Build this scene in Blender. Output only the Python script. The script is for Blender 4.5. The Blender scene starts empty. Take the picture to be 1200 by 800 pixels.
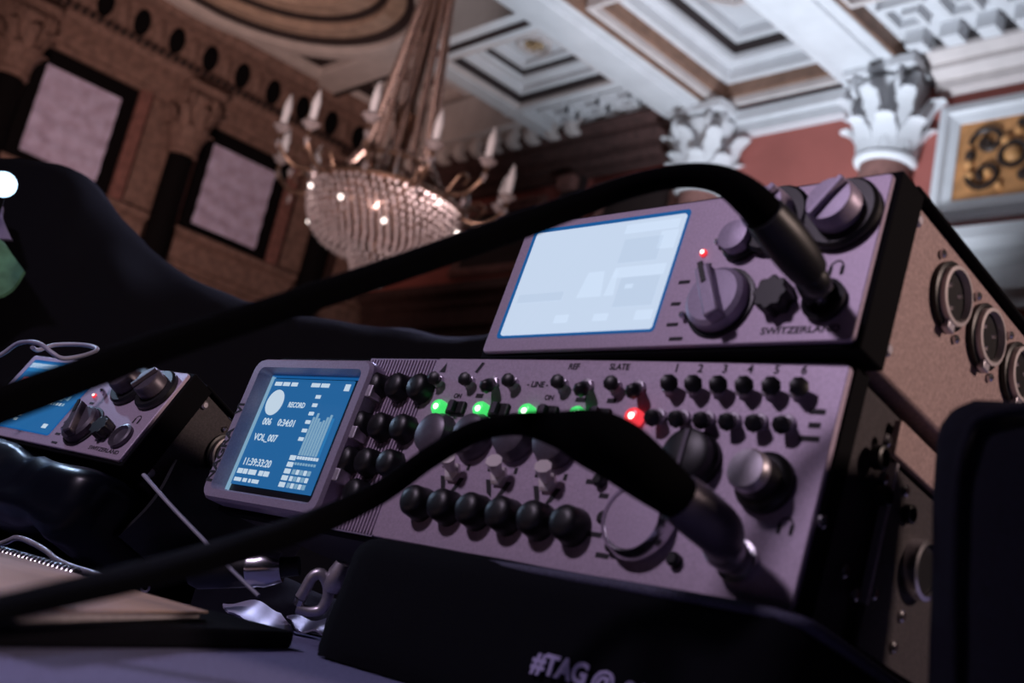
import bpy, math, random
from mathutils import Vector, Matrix, noise

random.seed(7)
SC = bpy.context.scene
COL = SC.collection
PI = math.pi
H = 0.85                       # height of the lens above the floor; room and table heights below are relative to it

# ------------------------------------------------------------------ camera
FPX = 1341.0
RIGHT = Vector((0.67509763, 0.70776758, 0.20810633))
DOWN = Vector((-0.0321147, 0.31001805, -0.95018812))
FWD = Vector((-0.73702906, 0.63478648, 0.23202219))
cam_d = bpy.data.cameras.new('camera')
cam = bpy.data.objects.new('camera', cam_d)
COL.objects.link(cam)
m = Matrix((RIGHT, -DOWN, -FWD)).transposed().to_4x4()
m.translation = (0, 0, H)
cam.matrix_world = m
cam_d.sensor_width = 36.0
cam_d.lens = FPX / 1200 * 36.0
cam_d.clip_start = 0.02
cam_d.clip_end = 200
cam_d.dof.use_dof = True
cam_d.dof.focus_distance = 0.70
cam_d.dof.aperture_fstop = 10.0
SC.camera = cam

# ------------------------------------------------------------------ world and lights
w = bpy.data.worlds.new('world')
SC.world = w
w.use_nodes = True
w.node_tree.nodes['Background'].inputs[0].default_value = (0.35, 0.38, 0.6, 1)
w.node_tree.nodes['Background'].inputs[1].default_value = 0.004


def area(name, loc, target, size, energy, color, size_y=None):
    d = bpy.data.lights.new(name, 'AREA')
    d.energy = energy
    d.color = color
    d.size = size
    if size_y:
        d.shape = 'RECTANGLE'
        d.size_y = size_y
    o = bpy.data.objects.new(name, d)
    COL.objects.link(o)
    o.location = (loc[0], loc[1], loc[2] + H)
    dv = Vector(target) - Vector(loc)
    o.rotation_euler = dv.to_track_quat('-Z', 'Y').to_euler()
    return o


def spot(name, loc, target, energy, color, cone, blend=0.6, soft=0.25):
    d = bpy.data.lights.new(name, 'SPOT')
    d.energy = energy
    d.color = color
    d.spot_size = math.radians(cone)
    d.spot_blend = blend
    d.shadow_soft_size = soft
    o = bpy.data.objects.new(name, d)
    COL.objects.link(o)
    o.location = (loc[0], loc[1], loc[2] + H)
    o.rotation_euler = (Vector(target) - Vector(loc)).to_track_quat('-Z', 'Y').to_euler()
    return o


# unseen floods, assumed low in the hall: a cool one for the right hand bays, a weak warm one for the left wall
spot('hall_flood_cool', (-6.6, 8.7, 2.0), (-7.6, 9.3, 7.5), 1550, (0.78, 0.87, 1.0), 98, 0.9)
spot('hall_flood_warm', (-9.0, 1.5, 1.5), (-16.8, 7.0, 6.6), 1500, (1.0, 0.66, 0.58), 52, 0.9)
spot('hall_flood_corner', (-10.5, 4.2, 1.0), (-13.6, 6.6, 8.0), 420, (1.0, 0.80, 0.74), 60, 0.9)
spot('fill_spot_chandelier', (-4.2, 1.2, 0.6), (-7.4, 4.75, 3.5), 850, (1.0, 0.82, 0.80), 30, 0.7)  # unseen spot added only to brighten the chandelier
# added key light, source unseen: soft mauve light on the recorder fronts from the upper left
area('key_light_mauve', (-0.72, -0.85, 1.10), (-0.35, 0.40, 0.08), 0.16, 8.6, (0.92, 0.75, 1.0))
# unseen blue rim light from behind and a warm fill added on the right
area('rim_lamp_blue', (-2.6, 2.4, 1.7), (-0.9, 0.5, 0.1), 0.5, 26, (0.55, 0.56, 1.0))
area('side_fill_warm', (2.6, 1.7, 1.5), (-0.2, 0.45, 0.15), 0.5, 60, (1.0, 0.74, 0.66))

vs = SC.view_settings
vs.view_transform = 'Standard'
vs.look = 'None'
vs.exposure = 0.0
vs.gamma = 1.0
vs.use_curve_mapping = False


# ------------------------------------------------------------------ materials
def mat(name, col, rough=0.6, metal=0.0, var=0.0, scale=40.0, bump=0.0, bscale=None, emit=None, estr=0.0, spec=0.5, col2=None):
    M = bpy.data.materials.new(name)
    M.use_nodes = True
    nt = M.node_tree
    b = nt.nodes['Principled BSDF']
    b.inputs['Base Color'].default_value = (*col, 1)
    b.inputs['Roughness'].default_value = rough
    b.inputs['Metallic'].default_value = metal
    b.inputs['Specular IOR Level'].default_value = spec
    if emit:
        b.inputs['Emission Color'].default_value = (*emit, 1)
        b.inputs['Emission Strength'].default_value = estr
    tc = nt.nodes.new('ShaderNodeTexCoord')
    if var > 0 or col2:
        n = nt.nodes.new('ShaderNodeTexNoise')
        n.inputs['Scale'].default_value = scale
        n.inputs['Detail'].default_value = 6
        nt.links.new(tc.outputs['Object'], n.inputs['Vector'])
        r = nt.nodes.new('ShaderNodeValToRGB')
        a = r.color_ramp.elements[0]
        z = r.color_ramp.elements[1]
        a.position, z.position = 0.3, 0.7
        c2 = col2 or tuple(min(1, c * (1 + var)) for c in col)
        c1 = col if col2 else tuple(c * (1 - var) for c in col)
        a.color = (*c1, 1)
        z.color = (*c2, 1)
        nt.links.new(n.outputs['Fac'], r.inputs['Fac'])
        nt.links.new(r.outputs['Color'], b.inputs['Base Color'])
    if bump > 0:
        n2 = nt.nodes.new('ShaderNodeTexNoise')
        n2.inputs['Scale'].default_value = bscale or scale
        n2.inputs['Detail'].default_value = 5
        nt.links.new(tc.outputs['Object'], n2.inputs['Vector'])
        bp = nt.nodes.new('ShaderNodeBump')
        bp.inputs['Strength'].default_value = bump
        bp.inputs['Distance'].default_value = 0.02 if (bscale or scale) < 100 else 0.0006
        nt.links.new(n2.outputs['Fac'], bp.inputs['Height'])
        nt.links.new(bp.outputs['Normal'], b.inputs['Normal'])
    return M


M = {}
M['panel'] = mat('anodised_panel', (0.50, 0.40, 0.52), 0.45, 0.25, 0.12, 900, 0.15, 1500)
M['panel_dark'] = mat('anodised_bezel', (0.40, 0.34, 0.46), 0.42, 0.25, 0.10, 900, 0.1, 1500)
M['black'] = mat('black_plastic', (0.006, 0.006, 0.008), 0.42, 0, 0.2, 300)
M['black_matt'] = mat('black_matt', (0.003, 0.003, 0.0045), 0.8, spec=0.1)
M['rubber'] = mat('cable_rubber', (0.0009, 0.0009, 0.0014), 0.9, 0, spec=0.04)
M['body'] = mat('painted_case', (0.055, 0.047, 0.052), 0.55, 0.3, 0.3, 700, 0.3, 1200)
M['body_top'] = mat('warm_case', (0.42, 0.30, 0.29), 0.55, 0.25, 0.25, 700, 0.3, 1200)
M['steel'] = mat('bright_steel', (0.75, 0.73, 0.78), 0.22, 1.0)
M['satin'] = mat('satin_steel', (0.62, 0.58, 0.64), 0.42, 0.8, 0.08, 500)
M['graphite'] = mat('graphite_knob', (0.10, 0.085, 0.11), 0.4, 0.3, 0.1, 500)
M['rim'] = mat('bright_rim', (0.80, 0.72, 0.72), 0.35, 0.3)
M['print'] = mat('black_print', (0.012, 0.010, 0.015), 0.7)
M['led_green'] = mat('led_green', (0.05, 0.6, 0.15), 0.3, emit=(0.06, 0.75, 0.15), estr=1.0)
M['led_core'] = mat('led_core', (0.8, 1, 0.8), 0.3, emit=(0.75, 1.0, 0.72), estr=3.0)
M['led_red'] = mat('led_red', (0.6, 0.03, 0.03), 0.3, emit=(1.0, 0.05, 0.07), estr=0.9)
M['led_red_core'] = mat('led_red_core', (1, 0.6, 0.5), 0.3, emit=(1.0, 0.72, 0.66), estr=3.0)
M['scr_white'] = mat('screen_white', (0.02, 0.02, 0.03), 0.25, emit=(0.50, 0.60, 0.75), estr=1.12)
M['scr_white2'] = mat('screen_grey', (0.02, 0.02, 0.03), 0.25, emit=(0.46, 0.56, 0.71), estr=1.12)
M['scr_white3'] = mat('screen_light', (0.02, 0.02, 0.03), 0.25, emit=(0.55, 0.66, 0.82), estr=1.12)
M['scr_blue'] = mat('screen_blue', (0.01, 0.02, 0.03), 0.25, emit=(0.015, 0.115, 0.31), estr=1.0)
M['scr_blue2'] = mat('screen_blue_light', (0.01, 0.02, 0.03), 0.25, emit=(0.02, 0.17, 0.42), estr=1.0)
M['scr_text'] = mat('screen_text', (0.02, 0.02, 0.03), 0.3, emit=(0.60, 0.74, 0.88), estr=0.85)
M['scr_dim'] = mat('screen_text_dim', (0.02, 0.02, 0.03), 0.3, emit=(0.24, 0.44, 0.62), estr=0.8)
M['scr_edge'] = mat('screen_edge_blue', (0.01, 0.03, 0.08), 0.2, emit=(0.01, 0.13, 0.40), estr=0.7)
M['scr_red'] = mat('screen_red', (0.02, 0.02, 0.03), 0.3, emit=(0.5, 0.10, 0.16), estr=0.8)
M['scr_green'] = mat('screen_green', (0.02, 0.02, 0.03), 0.3, emit=(0.02, 0.30, 0.28), estr=0.8)
M['fabric'] = mat('black_fabric', (0.0022, 0.0022, 0.0045), 0.9, 0, 0.3, 1500, 0.6, 2200, spec=0.12)
M['fabric_blue'] = mat('blue_black_fabric', (0.004, 0.004, 0.011), 0.85, 0, 0.5, 1200, 0.6, 2000, spec=0.2)
M['piping'] = mat('piping_sheen', (0.055, 0.055, 0.10), 0.7, 0, 0.5, 900, 0.5, 1500)  # lightened so the sheen along the bag edge sits in the colour
M['leather'] = mat('black_leather', (0.010, 0.010, 0.014), 0.38, 0, 0.3, 300, 0.4, 900)
M['gloss'] = mat('black_gloss', (0.004, 0.005, 0.010), 0.30, 0, spec=0.25)
M['cloth_grey'] = mat('blue_grey_cloth', (0.155, 0.16, 0.31), 0.95, 0, 0.25, 500, 0.5, 1200)
M['tan'] = mat('tan_cover', (0.46, 0.32, 0.25), 0.6, 0, 0.12, 30)
M['paper'] = mat('page_edges', (0.42, 0.38, 0.40), 0.8, 0, 0.35, 900)
M['pale'] = mat('pale_plastic', (0.45, 0.42, 0.56), 0.35, 0, 0.2, 60)
M['wire'] = mat('pale_wire', (0.32, 0.32, 0.42), 0.4, 0)
M['green'] = mat('green_fabric', (0.08, 0.22, 0.13), 0.85, 0, 0.3, 60)
M['lilac'] = mat('lilac_fabric', (0.20, 0.18, 0.30), 0.85, 0, 0.3, 60)
M['lamp'] = mat('lamp_lens', (0.5, 0.7, 1), 0.2, emit=(0.50, 0.76, 1.0), estr=2.0)
M['lettering'] = mat('lilac_lettering', (0.42, 0.38, 0.62), 0.7)
# room
M['plaster'] = mat('white_plaster', (0.66, 0.66, 0.68), 0.75, 0, 0.06, 3)
M['plaster_warm'] = mat('warm_plaster', (0.62, 0.55, 0.53), 0.75, 0, 0.08, 4)
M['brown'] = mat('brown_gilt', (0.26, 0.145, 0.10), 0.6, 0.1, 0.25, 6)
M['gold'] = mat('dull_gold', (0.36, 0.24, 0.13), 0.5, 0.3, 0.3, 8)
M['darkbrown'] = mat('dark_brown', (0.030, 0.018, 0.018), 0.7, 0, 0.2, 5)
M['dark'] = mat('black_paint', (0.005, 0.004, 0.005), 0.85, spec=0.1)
M['red'] = mat('terracotta_wall', (0.40, 0.115, 0.095), 0.8, 0, 0.08, 2)
M['umber'] = mat('umber_stone', (0.235, 0.145, 0.12), 0.8, 0, 0.3, 9, 0.2, 12)
M['umber_red'] = mat('umber_red_stone', (0.24, 0.11, 0.095), 0.8, 0, 0.3, 9)
M['blind'] = mat('mauve_blind', (0.50, 0.42, 0.60), 0.9, 0, 0.2, 6, col2=(0.72, 0.68, 0.95))
M['peach'] = mat('peach_gilt', (0.50, 0.36, 0.28), 0.6, 0.1, 0.2, 5)
M['umber_shaded'] = mat('shaded_umber', (0.085, 0.042, 0.038), 0.75, 0, 0.3, 9)  # umber darkened to put the shade of the left back bay into the trims
M['floor'] = mat('parquet', (0.10, 0.05, 0.03), 0.4, 0, 0.3, 8)
M['art'] = mat('ochre_relief', (0.52, 0.235, 0.085), 0.7, 0, 0.3, 7)
M['art_dark'] = mat('bronze_relief', (0.035, 0.018, 0.012), 0.5, 0.2)
M['art_mid'] = mat('ochre_scroll', (0.62, 0.30, 0.11), 0.6, 0.1, 0.2, 9)
M['crystal'] = mat('crystal', (0.66, 0.52, 0.52), 0.12, 0.55, 0.25, 30)
M['crystal_warm'] = mat('crystal_warm', (0.42, 0.27, 0.23), 0.25, 0.5, 0.3, 20)
M['brass'] = mat('brass', (0.30, 0.17, 0.12), 0.35, 0.8, 0.2, 20)
M['candle'] = mat('candle', (0.85, 0.76, 0.77), 0.6)
M['bulb'] = mat('bulb', (1, 0.9, 0.85), 0.3, emit=(1.0, 0.88, 0.82), estr=2.6)


# ------------------------------------------------------------------ mesh helpers
class MB:
    def __init__(self):
        self.v = []
        self.f = []

    def add(self, vs_, fs):
        k = len(self.v)
        self.v += [tuple(p) for p in vs_]
        self.f += [tuple(i + k for i in q) for q in fs]
        return self

    def box(self, x0, x1, y0, y1, z0, z1):
        return self.add([(x0, y0, z0), (x1, y0, z0), (x1, y1, z0), (x0, y1, z0), (x0, y0, z1), (x1, y0, z1), (x1, y1, z1), (x0, y1, z1)],
                        [(0, 3, 2, 1), (4, 5, 6, 7), (0, 1, 5, 4), (1, 2, 6, 5), (2, 3, 7, 6), (3, 0, 4, 7)])

    def lathe(self, prof, o=(0, 0, 0), axis=(0, 0, 1), n=20, sx=1.0, sy=1.0, cap=True):
        a = Vector(axis).normalized()
        u = a.orthogonal().normalized()
        if abs(a.z) < 0.9:
            u = Vector((0, 0, 1)).cross(a).normalized()
        v = a.cross(u)
        o = Vector(o)
        vs_ = []
        for r, h in prof:
            for i in range(n):
                t = 2 * PI * i / n
                vs_.append(o + a * h + u * (r * math.cos(t) * sx) + v * (r * math.sin(t) * sy))
        fs = []
        for k in range(len(prof) - 1):
            for i in range(n):
                j = (i + 1) % n
                fs.append((k * n + i, k * n + j, (k + 1) * n + j, (k + 1) * n + i))
        if cap:
            fs.append(tuple(reversed(range(n))))
            fs.append(tuple((len(prof) - 1) * n + i for i in range(n)))
        return self.add(vs_, fs)

    def tube(self, pts, rad, n=10, closed=False):
        pts = [Vector(p) for p in pts]
        m_ = len(pts)
        if not hasattr(rad, '__len__'):
            rad = [rad] * m_
        vs_ = []
        prev = None
        for i, p in enumerate(pts):
            if closed:
                t = (pts[(i + 1) % m_] - pts[i - 1]).normalized()
            else:
                t = (pts[min(i + 1, m_ - 1)] - pts[max(i - 1, 0)]).normalized()
            if prev is None:
                u = t.orthogonal().normalized()
            else:
                u = (prev - t * prev.dot(t))
                u = u.normalized() if u.length > 1e-9 else t.orthogonal().normalized()
            prev = u
            v = t.cross(u)
            for k in range(n):
                a = 2 * PI * k / n
                vs_.append(p + (u * math.cos(a) + v * math.sin(a)) * rad[i])
        fs = []
        for i in range(m_ if closed else m_ - 1):
            i2 = (i + 1) % m_
            for k in range(n):
                k2 = (k + 1) % n
                fs.append((i * n + k, i * n + k2, i2 * n + k2, i2 * n + k))
        if not closed:
            fs.append(tuple(reversed(range(n))))
            fs.append(tuple((m_ - 1) * n + k for k in range(n)))
        return self.add(vs_, fs)

    def prism(self, outline, y0, y1):
        """outline of (x, z) extruded along y"""
        n = len(outline)
        vs_ = [(x, y0, z) for x, z in outline] + [(x, y1, z) for x, z in outline]
        fs = [tuple(range(n)), tuple(reversed(range(n, 2 * n)))]
        for i in range(n):
            j = (i + 1) % n
            fs.append((i, i + n, j + n, j))
        return self.add(vs_, fs)

    def ring(self, rings):
        """closed strip through several equal-length loops of points"""
        n = len(rings[0])
        vs_ = [p for r in rings for p in r]
        fs = []
        m_ = len(rings)
        for k in range(m_):
            k2 = (k + 1) % m_
            for i in range(n):
                j = (i + 1) % n
                fs.append((k * n + i, k * n + j, k2 * n + j, k2 * n + i))
        return self.add(vs_, fs)

    def ball(self, c, r, n=8, sz=1.0):
        prof = [(max(1e-5, r * math.sin(PI * k / n)), -r * sz * math.cos(PI * k / n)) for k in range(n + 1)]
        return self.lathe(prof, c, (0, 0, 1), n * 2, cap=False)

    def octa(self, c, r, h):
        x, y, z = c
        return self.add([(x + r, y, z), (x, y + r, z), (x - r, y, z), (x, y - r, z), (x, y, z + h), (x, y, z - h)],
                        [(0, 1, 4), (1, 2, 4), (2, 3, 4), (3, 0, 4), (1, 0, 5), (2, 1, 5), (3, 2, 5), (0, 3, 5)])

    def mesh(self, name, ang=35):
        me = bpy.data.meshes.new(name)
        me.from_pydata(self.v, [], self.f)
        me.update()
        if ang:
            me.polygons.foreach_set('use_smooth', [True] * len(me.polygons))
            me.set_sharp_from_angle(angle=math.radians(ang))
        return me

    def build(self, name, material, parent=None, loc=(0, 0, 0), rot=None, bev=0.0, ang=35, seg=2):
        me = self.mesh(name, ang)
        me.materials.append(M[material])
        return link(name, me, parent, loc, rot, bev, seg)


def link(name, me, parent=None, loc=(0, 0, 0), rot=None, bev=0.0, seg=2):
    o = bpy.data.objects.new(name, me)
    COL.objects.link(o)
    o.location = loc
    if rot:
        o.rotation_euler = rot
    if parent is not None:
        o.parent = parent
    if bev:
        b = o.modifiers.new('bevel', 'BEVEL')
        b.width = bev
        b.segments = seg
        b.limit_method = 'ANGLE'
        b.angle_limit = math.radians(40)
    return o


def tag(o, label=None, cat=None, group=None, kind=None):
    if label:
        o['label'] = label
    if cat:
        o['category'] = cat
    if group:
        o['group'] = group
    if kind:
        o['kind'] = kind
    return o


def empty(name, loc=(0, 0, 0), rot=None):
    o = bpy.data.objects.new(name, None)
    COL.objects.link(o)
    o.empty_display_size = 0.05
    o.location = loc
    if rot:
        o.rotation_euler = rot
    return o


def copy_tree(o, parent=None):
    c = o.copy()
    COL.objects.link(c)
    c.parent = parent
    for ch in list(o.children):
        copy_tree(ch, c)
    return c


def text(body, size, material, parent, loc, rot=(PI / 2, 0, 0), name='lettering', ext=0.0001, bold=0.0, sx=1.0):
    cu = bpy.data.curves.new(name, 'FONT')
    cu.body = body
    cu.size = size
    cu.align_x = 'CENTER'
    cu.align_y = 'CENTER'
    cu.extrude = ext
    cu.offset = bold
    cu.resolution_u = 3
    t = bpy.data.objects.new(name, cu)
    me = bpy.data.meshes.new_from_object(t)
    bpy.data.objects.remove(t)
    me.materials.clear()
    me.materials.append(M[material])
    o = link(name, me, parent, loc)
    o.rotation_euler = rot
    o.scale = (sx, 1, 1)
    return o


def at(px, py, d):
    """point at distance d (along the viewing axis) seen at px, py of the 1200 x 800 frame, lens height as zero"""
    return FWD * d + RIGHT * (d * (px - 600) / FPX) + DOWN * (d * (py - 400) / FPX)


def on_z(px, py, z):
    r = at(px, py, 1.0)
    return r * (z / r.z)


def up(p):
    return Vector((p[0], p[1], p[2] + H))


def spline(pts, k=6):
    """Catmull-Rom through points that may carry a radius as the 4th number"""
    out = []
    n = len(pts)
    for i in range(n - 1):
        p0, p1, p2, p3 = pts[max(i - 1, 0)], pts[i], pts[i + 1], pts[min(i + 2, n - 1)]
        for s in range(k):
            t = s / k
            out.append(tuple(0.5 * (2 * b + (c - a) * t + (2 * a - 5 * b + 4 * c - d) * t * t + (3 * b - a - 3 * c + d) * t ** 3)
                             for a, b, c, d in zip(p0, p1, p2, p3)))
    out.append(tuple(pts[-1]))
    return out


def rrect(x0, x1, z0, z1, r, n=4):
    pts = []
    for cx, cz, a0 in ((x1 - r, z1 - r, 0), (x0 + r, z1 - r, 90), (x0 + r, z0 + r, 180), (x1 - r, z0 + r, 270)):
        for k in range(n + 1):
            a = math.radians(a0 + 90 * k / n)
            pts.append((cx + r * math.cos(a), cz + r * math.sin(a)))
    return pts


# ================================================================== THE HALL
# ---- floor
fl = MB().box(-18, 6, -6, 12, -H - 0.1, -H).build('floor', 'floor', loc=(0, 0, H), ang=0)
tag(fl, kind='structure')

WX = -17.30      # left wall
WY = 11.22       # back wall
COLY = 11.05
COLX = -17.08
BZ = 7.18        # underside of the ceiling beams

wl = MB().box(WX - 0.3, WX, -6, WY + 0.3, -H, 9.6).build('wall_left', 'umber', loc=(0, 0, H), ang=0)
tag(wl, kind='structure')
wb = MB().box(WX - 0.3, 6, WY, WY + 0.3, -H, 9.6).build('wall_back', 'red', loc=(0, 0, H), ang=0)
tag(wb, kind='structure')

# string courses, architraves and cornices (profiles extruded along the walls)


def run_y(prof, y0, y1, name, material, parent):     # prof of (offset from left wall, z)
    return MB().add([(WX + a, y, z) for y in (y0, y1) for a, z in prof],
                    [(i, (i + 1) % len(prof), len(prof) + (i + 1) % len(prof), len(prof) + i) for i in range(len(prof))]
                    + [tuple(range(len(prof))), tuple(range(len(prof), 2 * len(prof)))]).build(name, material, parent, ang=20)


def run_x(prof, x0, x1, name, material, parent):     # prof of (offset from back wall towards the hall, z)
    return MB().add([(x, WY - a, z) for x in (x0, x1) for a, z in prof],
                    [(i, (i + 1) % len(prof), len(prof) + (i + 1) % len(prof), len(prof) + i) for i in range(len(prof))]
                    + [tuple(range(len(prof))), tuple(range(len(prof), 2 * len(prof)))]).build(name, material, parent, ang=20)


course = [(0, 4.28), (0.10, 4.28), (0.10, 4.36), (0.16, 4.40), (0.16, 4.72), (0.22, 4.76), (0.30, 4.80), (0.30, 4.88), (0, 4.92)]
for i_, (a, b) in enumerate(((0.0, 4.15), (4.6, 6.75), (7.28, 9.55), (10.1, WY))):
    run_y(course, a, b, 'string_course', 'umber', wl)
arch_l = [(0, 6.78), (0.12, 6.78), (0.12, 6.86), (0.17, 6.88), (0.17, 7.06), (0.22, 7.08), (0.18, 7.28), (0.22, 7.34), (0.22, 7.40), (0, 7.44)]
run_y(arch_l, -2, WY, 'architrave', 'umber', wl)
run_y([(0, 7.42), (0.20, 7.42), (0.20, 7.48), (0.10, 7.50), (0.10, 8.10), (0.30, 8.12), (0.36, 8.24), (0.50, 8.30), (0.50, 8.42), (0, 8.42)], -2, WY, 'frieze', 'umber', wl)
# small beads under the frieze
nb = MB()
y = 2.0
while y < WY:
    nb.box(WX + 0.20, WX + 0.25, y, y + 0.07, 7.42, 7.50)
    y += 0.13
tag(nb.build('bead_moulding', 'darkbrown', wl, ang=0), kind='stuff')
# black oval discs standing in for the shaded gaps between the frieze brackets
ov = MB().lathe([(0.115, -0.02), (0.130, 0.0), (0.130, 0.03), (0.105, 0.03), (0.105, 0.012), (0.001, 0.012)], (0, 0, 0), (1, 0, 0), 18, sx=1.0, sy=1.75).mesh('oval_shade')
ov.materials.append(M['dark'])
for k in range(-2, 9):
    link('oval_shade', ov, wl, (WX + 0.105, 5.19 + 0.617 * k, 7.80))
# relief scrolls between the ovals
sc_ = MB().lathe([(0.001, 0.0), (0.07, 0.01), (0.10, 0.04), (0.07, 0.07), (0.001, 0.08)], (0, 0, 0), (1, 0, 0), 10, sx=1.0, sy=2.2).mesh('bracket')
sc_.materials.append(M['umber'])
for k in range(-2, 9):
    link('bracket', sc_, wl, (WX + 0.08, 5.19 + 0.617 * (k + 0.5), 7.80))


# ---- windows with closed blinds in the left wall
def window(n, y0, y1, z0=5.09, z1=6.50):
    f = MB()
    W_ = WX + 0.02
    t = 0.24
    f.box(WX, WX + 0.05, y0 - t, y0, z0 - 0.16, z1 + 0.26)
    f.box(WX, WX + 0.05, y1, y1 + t, z0 - 0.16, z1 + 0.26)
    f.box(WX, WX + 0.05, y0, y1, z1, z1 + 0.26)
    f.box(WX, WX + 0.05, y0, y1, z0 - 0.16, z0)
    fr = f.build('window_%d' % n, 'dark', loc=(0, 0, H), ang=0)
    tag(fr, kind='structure')
    b = MB()
    NU, NV = 14, 26
    vs_ = []
    for i in range(NU + 1):
        for j in range(NV + 1):
            u, v = i / NU, j / NV
            yy, zz = y0 + (y1 - y0) * u, z0 + (z1 - z0) * v
            fold = 0.05 * math.sin(9 * v * PI + 3.0 * u + n * 1.7 + 1.2 * math.sin(4 * u)) * (0.4 + 0.6 * (1 - v))
            vs_.append((W_ + 0.05 + 0.35 * fold, yy, zz))
    b.add(vs_, [(i * (NV + 1) + j, (i + 1) * (NV + 1) + j, (i + 1) * (NV + 1) + j + 1, i * (NV + 1) + j + 1) for i in range(NU) for j in range(NV)])
    b.build('blind', 'blind', fr, ang=60)
    # outer casing
    for (a, c) in ((y0 - t - 0.13, y0 - t), (y1 + t, y1 + t + 0.20)):
        MB().box(WX, WX + 0.14, a, c, z0 - 0.20, z1 + 0.30).build('casing', 'umber_red', fr, bev=0.02)
    MB().box(WX, WX + 0.14, y0 - t - 0.12, y1 + t + 0.12, z1 + 0.27, z1 + 0.36).build('head_moulding', 'umber', fr, bev=0.02)
    MB().box(WX, WX + 0.22, y0 - t - 0.1, y1 + t + 0.12, z0 - 0.27, z0 - 0.17).build('sill', 'umber', fr, bev=0.02)
    return fr


window(1, 4.68, 5.88)
window(2, 7.55, 8.76)


# ---- corinthian columns
def leaf_mesh(name, w0, h, out, curl):
    NV, NU = 7, 5
    vs_ = []
    for side in (0, 1):
        for j in range(NV + 1):
            v = j / NV
            ww = w0 * (0.75 + 0.45 * math.sin(PI * min(1, v * 1.15) ** 0.8) * 0.8) * (1.0 if v < 0.8 else 1.15 - (v - 0.8) * 2.2)
            o_ = out * v ** 2.2
            z = h * (v - max(0, v - 0.72) ** 2 * curl)
            for i in range(NU):
                u = i / (NU - 1) * 2 - 1
                lob = 0.10 * math.sin(v * 16) * abs(u) * w0
                vs_.append(((ww + lob) * u * 0.5, -(o_ + 0.05 * w0 * (1 - u * u) + (0.035 if side == 0 else -0.02)), z))
    fs = []
    k = (NV + 1) * NU
    for j in range(NV):
        for i in range(NU - 1):
            a = j * NU + i
            fs.append((a, a + 1, a + NU + 1, a + NU))
            fs.append((k + a, k + a + NU, k + a + NU + 1, k + a + 1))
    edge = [i for i in range(NU)] + [j * NU + NU - 1 for j in range(1, NV + 1)] + [NV * NU + i for i in range(NU - 2, -1, -1)] + [j * NU for j in range(NV - 1, 0, -1)]
    for i in range(len(edge)):
        a, b = edge[i], edge[(i + 1) % len(edge)]
        fs.append((a, k + a, k + b, b))
    return MB().add(vs_, fs).mesh(name, 50)


def spiral_mesh(name):
    pts = []
    rad = []
    for i in range(26):
        t = i / 25
        a = -0.4 * PI + t * 3.2 * PI
        r = 0.115 * (1 - 0.75 * t)
        pts.append((r * math.cos(a) + 0.0, 0, r * math.sin(a)))
        rad.append(0.045 * (1 - 0.55 * t))
    stem = [(-0.10, 0, -0.42), (-0.05, 0, -0.25)]
    b = MB().tube([(-0.16, 0.0, -0.42), (-0.08, 0, -0.24)] + pts, [0.03, 0.04] + rad, 7)
    b.ball((0, 0, 0), 0.045, 5)
    return b.mesh(name, 60)


LEAF1 = leaf_mesh('leaf', 0.29, 0.42, 0.27, 2.4)
LEAF2 = leaf_mesh('leaf', 0.28, 0.76, 0.36, 2.0)
VOL = spiral_mesh('volute')
for me_ in (LEAF1, LEAF2, VOL):
    me_.materials.append(M['plaster'])
LEAF1B, LEAF2B, VOLB = LEAF1.copy(), LEAF2.copy(), VOL.copy()
for me_ in (LEAF1B, LEAF2B, VOLB):
    me_.materials.clear()
    me_.materials.append(M['umber'])


def column(x, y, label, white, shaft_mat, sc=0.88):
    c = empty('column', (x, y, 0))
    tag(c, label, 'column', 'corinthian columns along the hall walls')
    pm = 'plaster' if white else 'umber'
    L1, L2, V = (LEAF1, LEAF2, VOL) if white else (LEAF1B, LEAF2B, VOLB)
    z0 = H
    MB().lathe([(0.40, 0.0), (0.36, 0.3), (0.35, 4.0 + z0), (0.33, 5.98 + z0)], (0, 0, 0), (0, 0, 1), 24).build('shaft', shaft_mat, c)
    cap = MB().lathe([(0.34, 0), (0.40, 0.02), (0.42, 0.06), (0.40, 0.10), (0.34, 0.12), (0.33, 0.5), (0.36, 0.8), (0.46, 1.0)], (0, 0, 5.99 + z0), (0, 0, 1), 24).build('capital', pm, c)
    for k in range(8):
        a = 2 * PI * k / 8 + PI / 8
        link('leaf', L1, cap, (0.34 * math.sin(a), -0.34 * math.cos(a), 6.10 + z0), (0, 0, a))
        a += PI / 8
        link('leaf', L2, cap, (0.35 * math.sin(a), -0.35 * math.cos(a), 6.10 + z0), (0, 0, a))
    for k in range(4):
        a = PI / 4 + PI / 2 * k
        for s in (-0.16, 0.16):
            link('volute', V, cap, (0.52 * math.sin(a + s), -0.52 * math.cos(a + s), 6.92 + z0), (0, 0, a - PI / 2 + (0.5 if s > 0 else -0.5)))
    # concave abacus
    ol = []
    for k in range(4):
        for s in range(7):
            t = s / 6
            a = PI / 4 + PI / 2 * k + PI / 2 * t
            r = 0.74 - 0.24 * math.sin(PI * t)
            ol.append((r * math.cos(a), r * math.sin(a)))
    b = MB()
    n = len(ol)
    b.add([(px, py, z) for z in (7.06 + z0, BZ - 0.004 + z0) for px, py in ol], [tuple(reversed(range(n))), tuple(range(n, 2 * n))] + [(i, (i + 1) % n, n + (i + 1) % n, n + i) for i in range(n)])
    b.build('abacus', pm, c)
    for ch in c.children:
        ch.scale = (sc, sc, 1)
    return c


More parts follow.
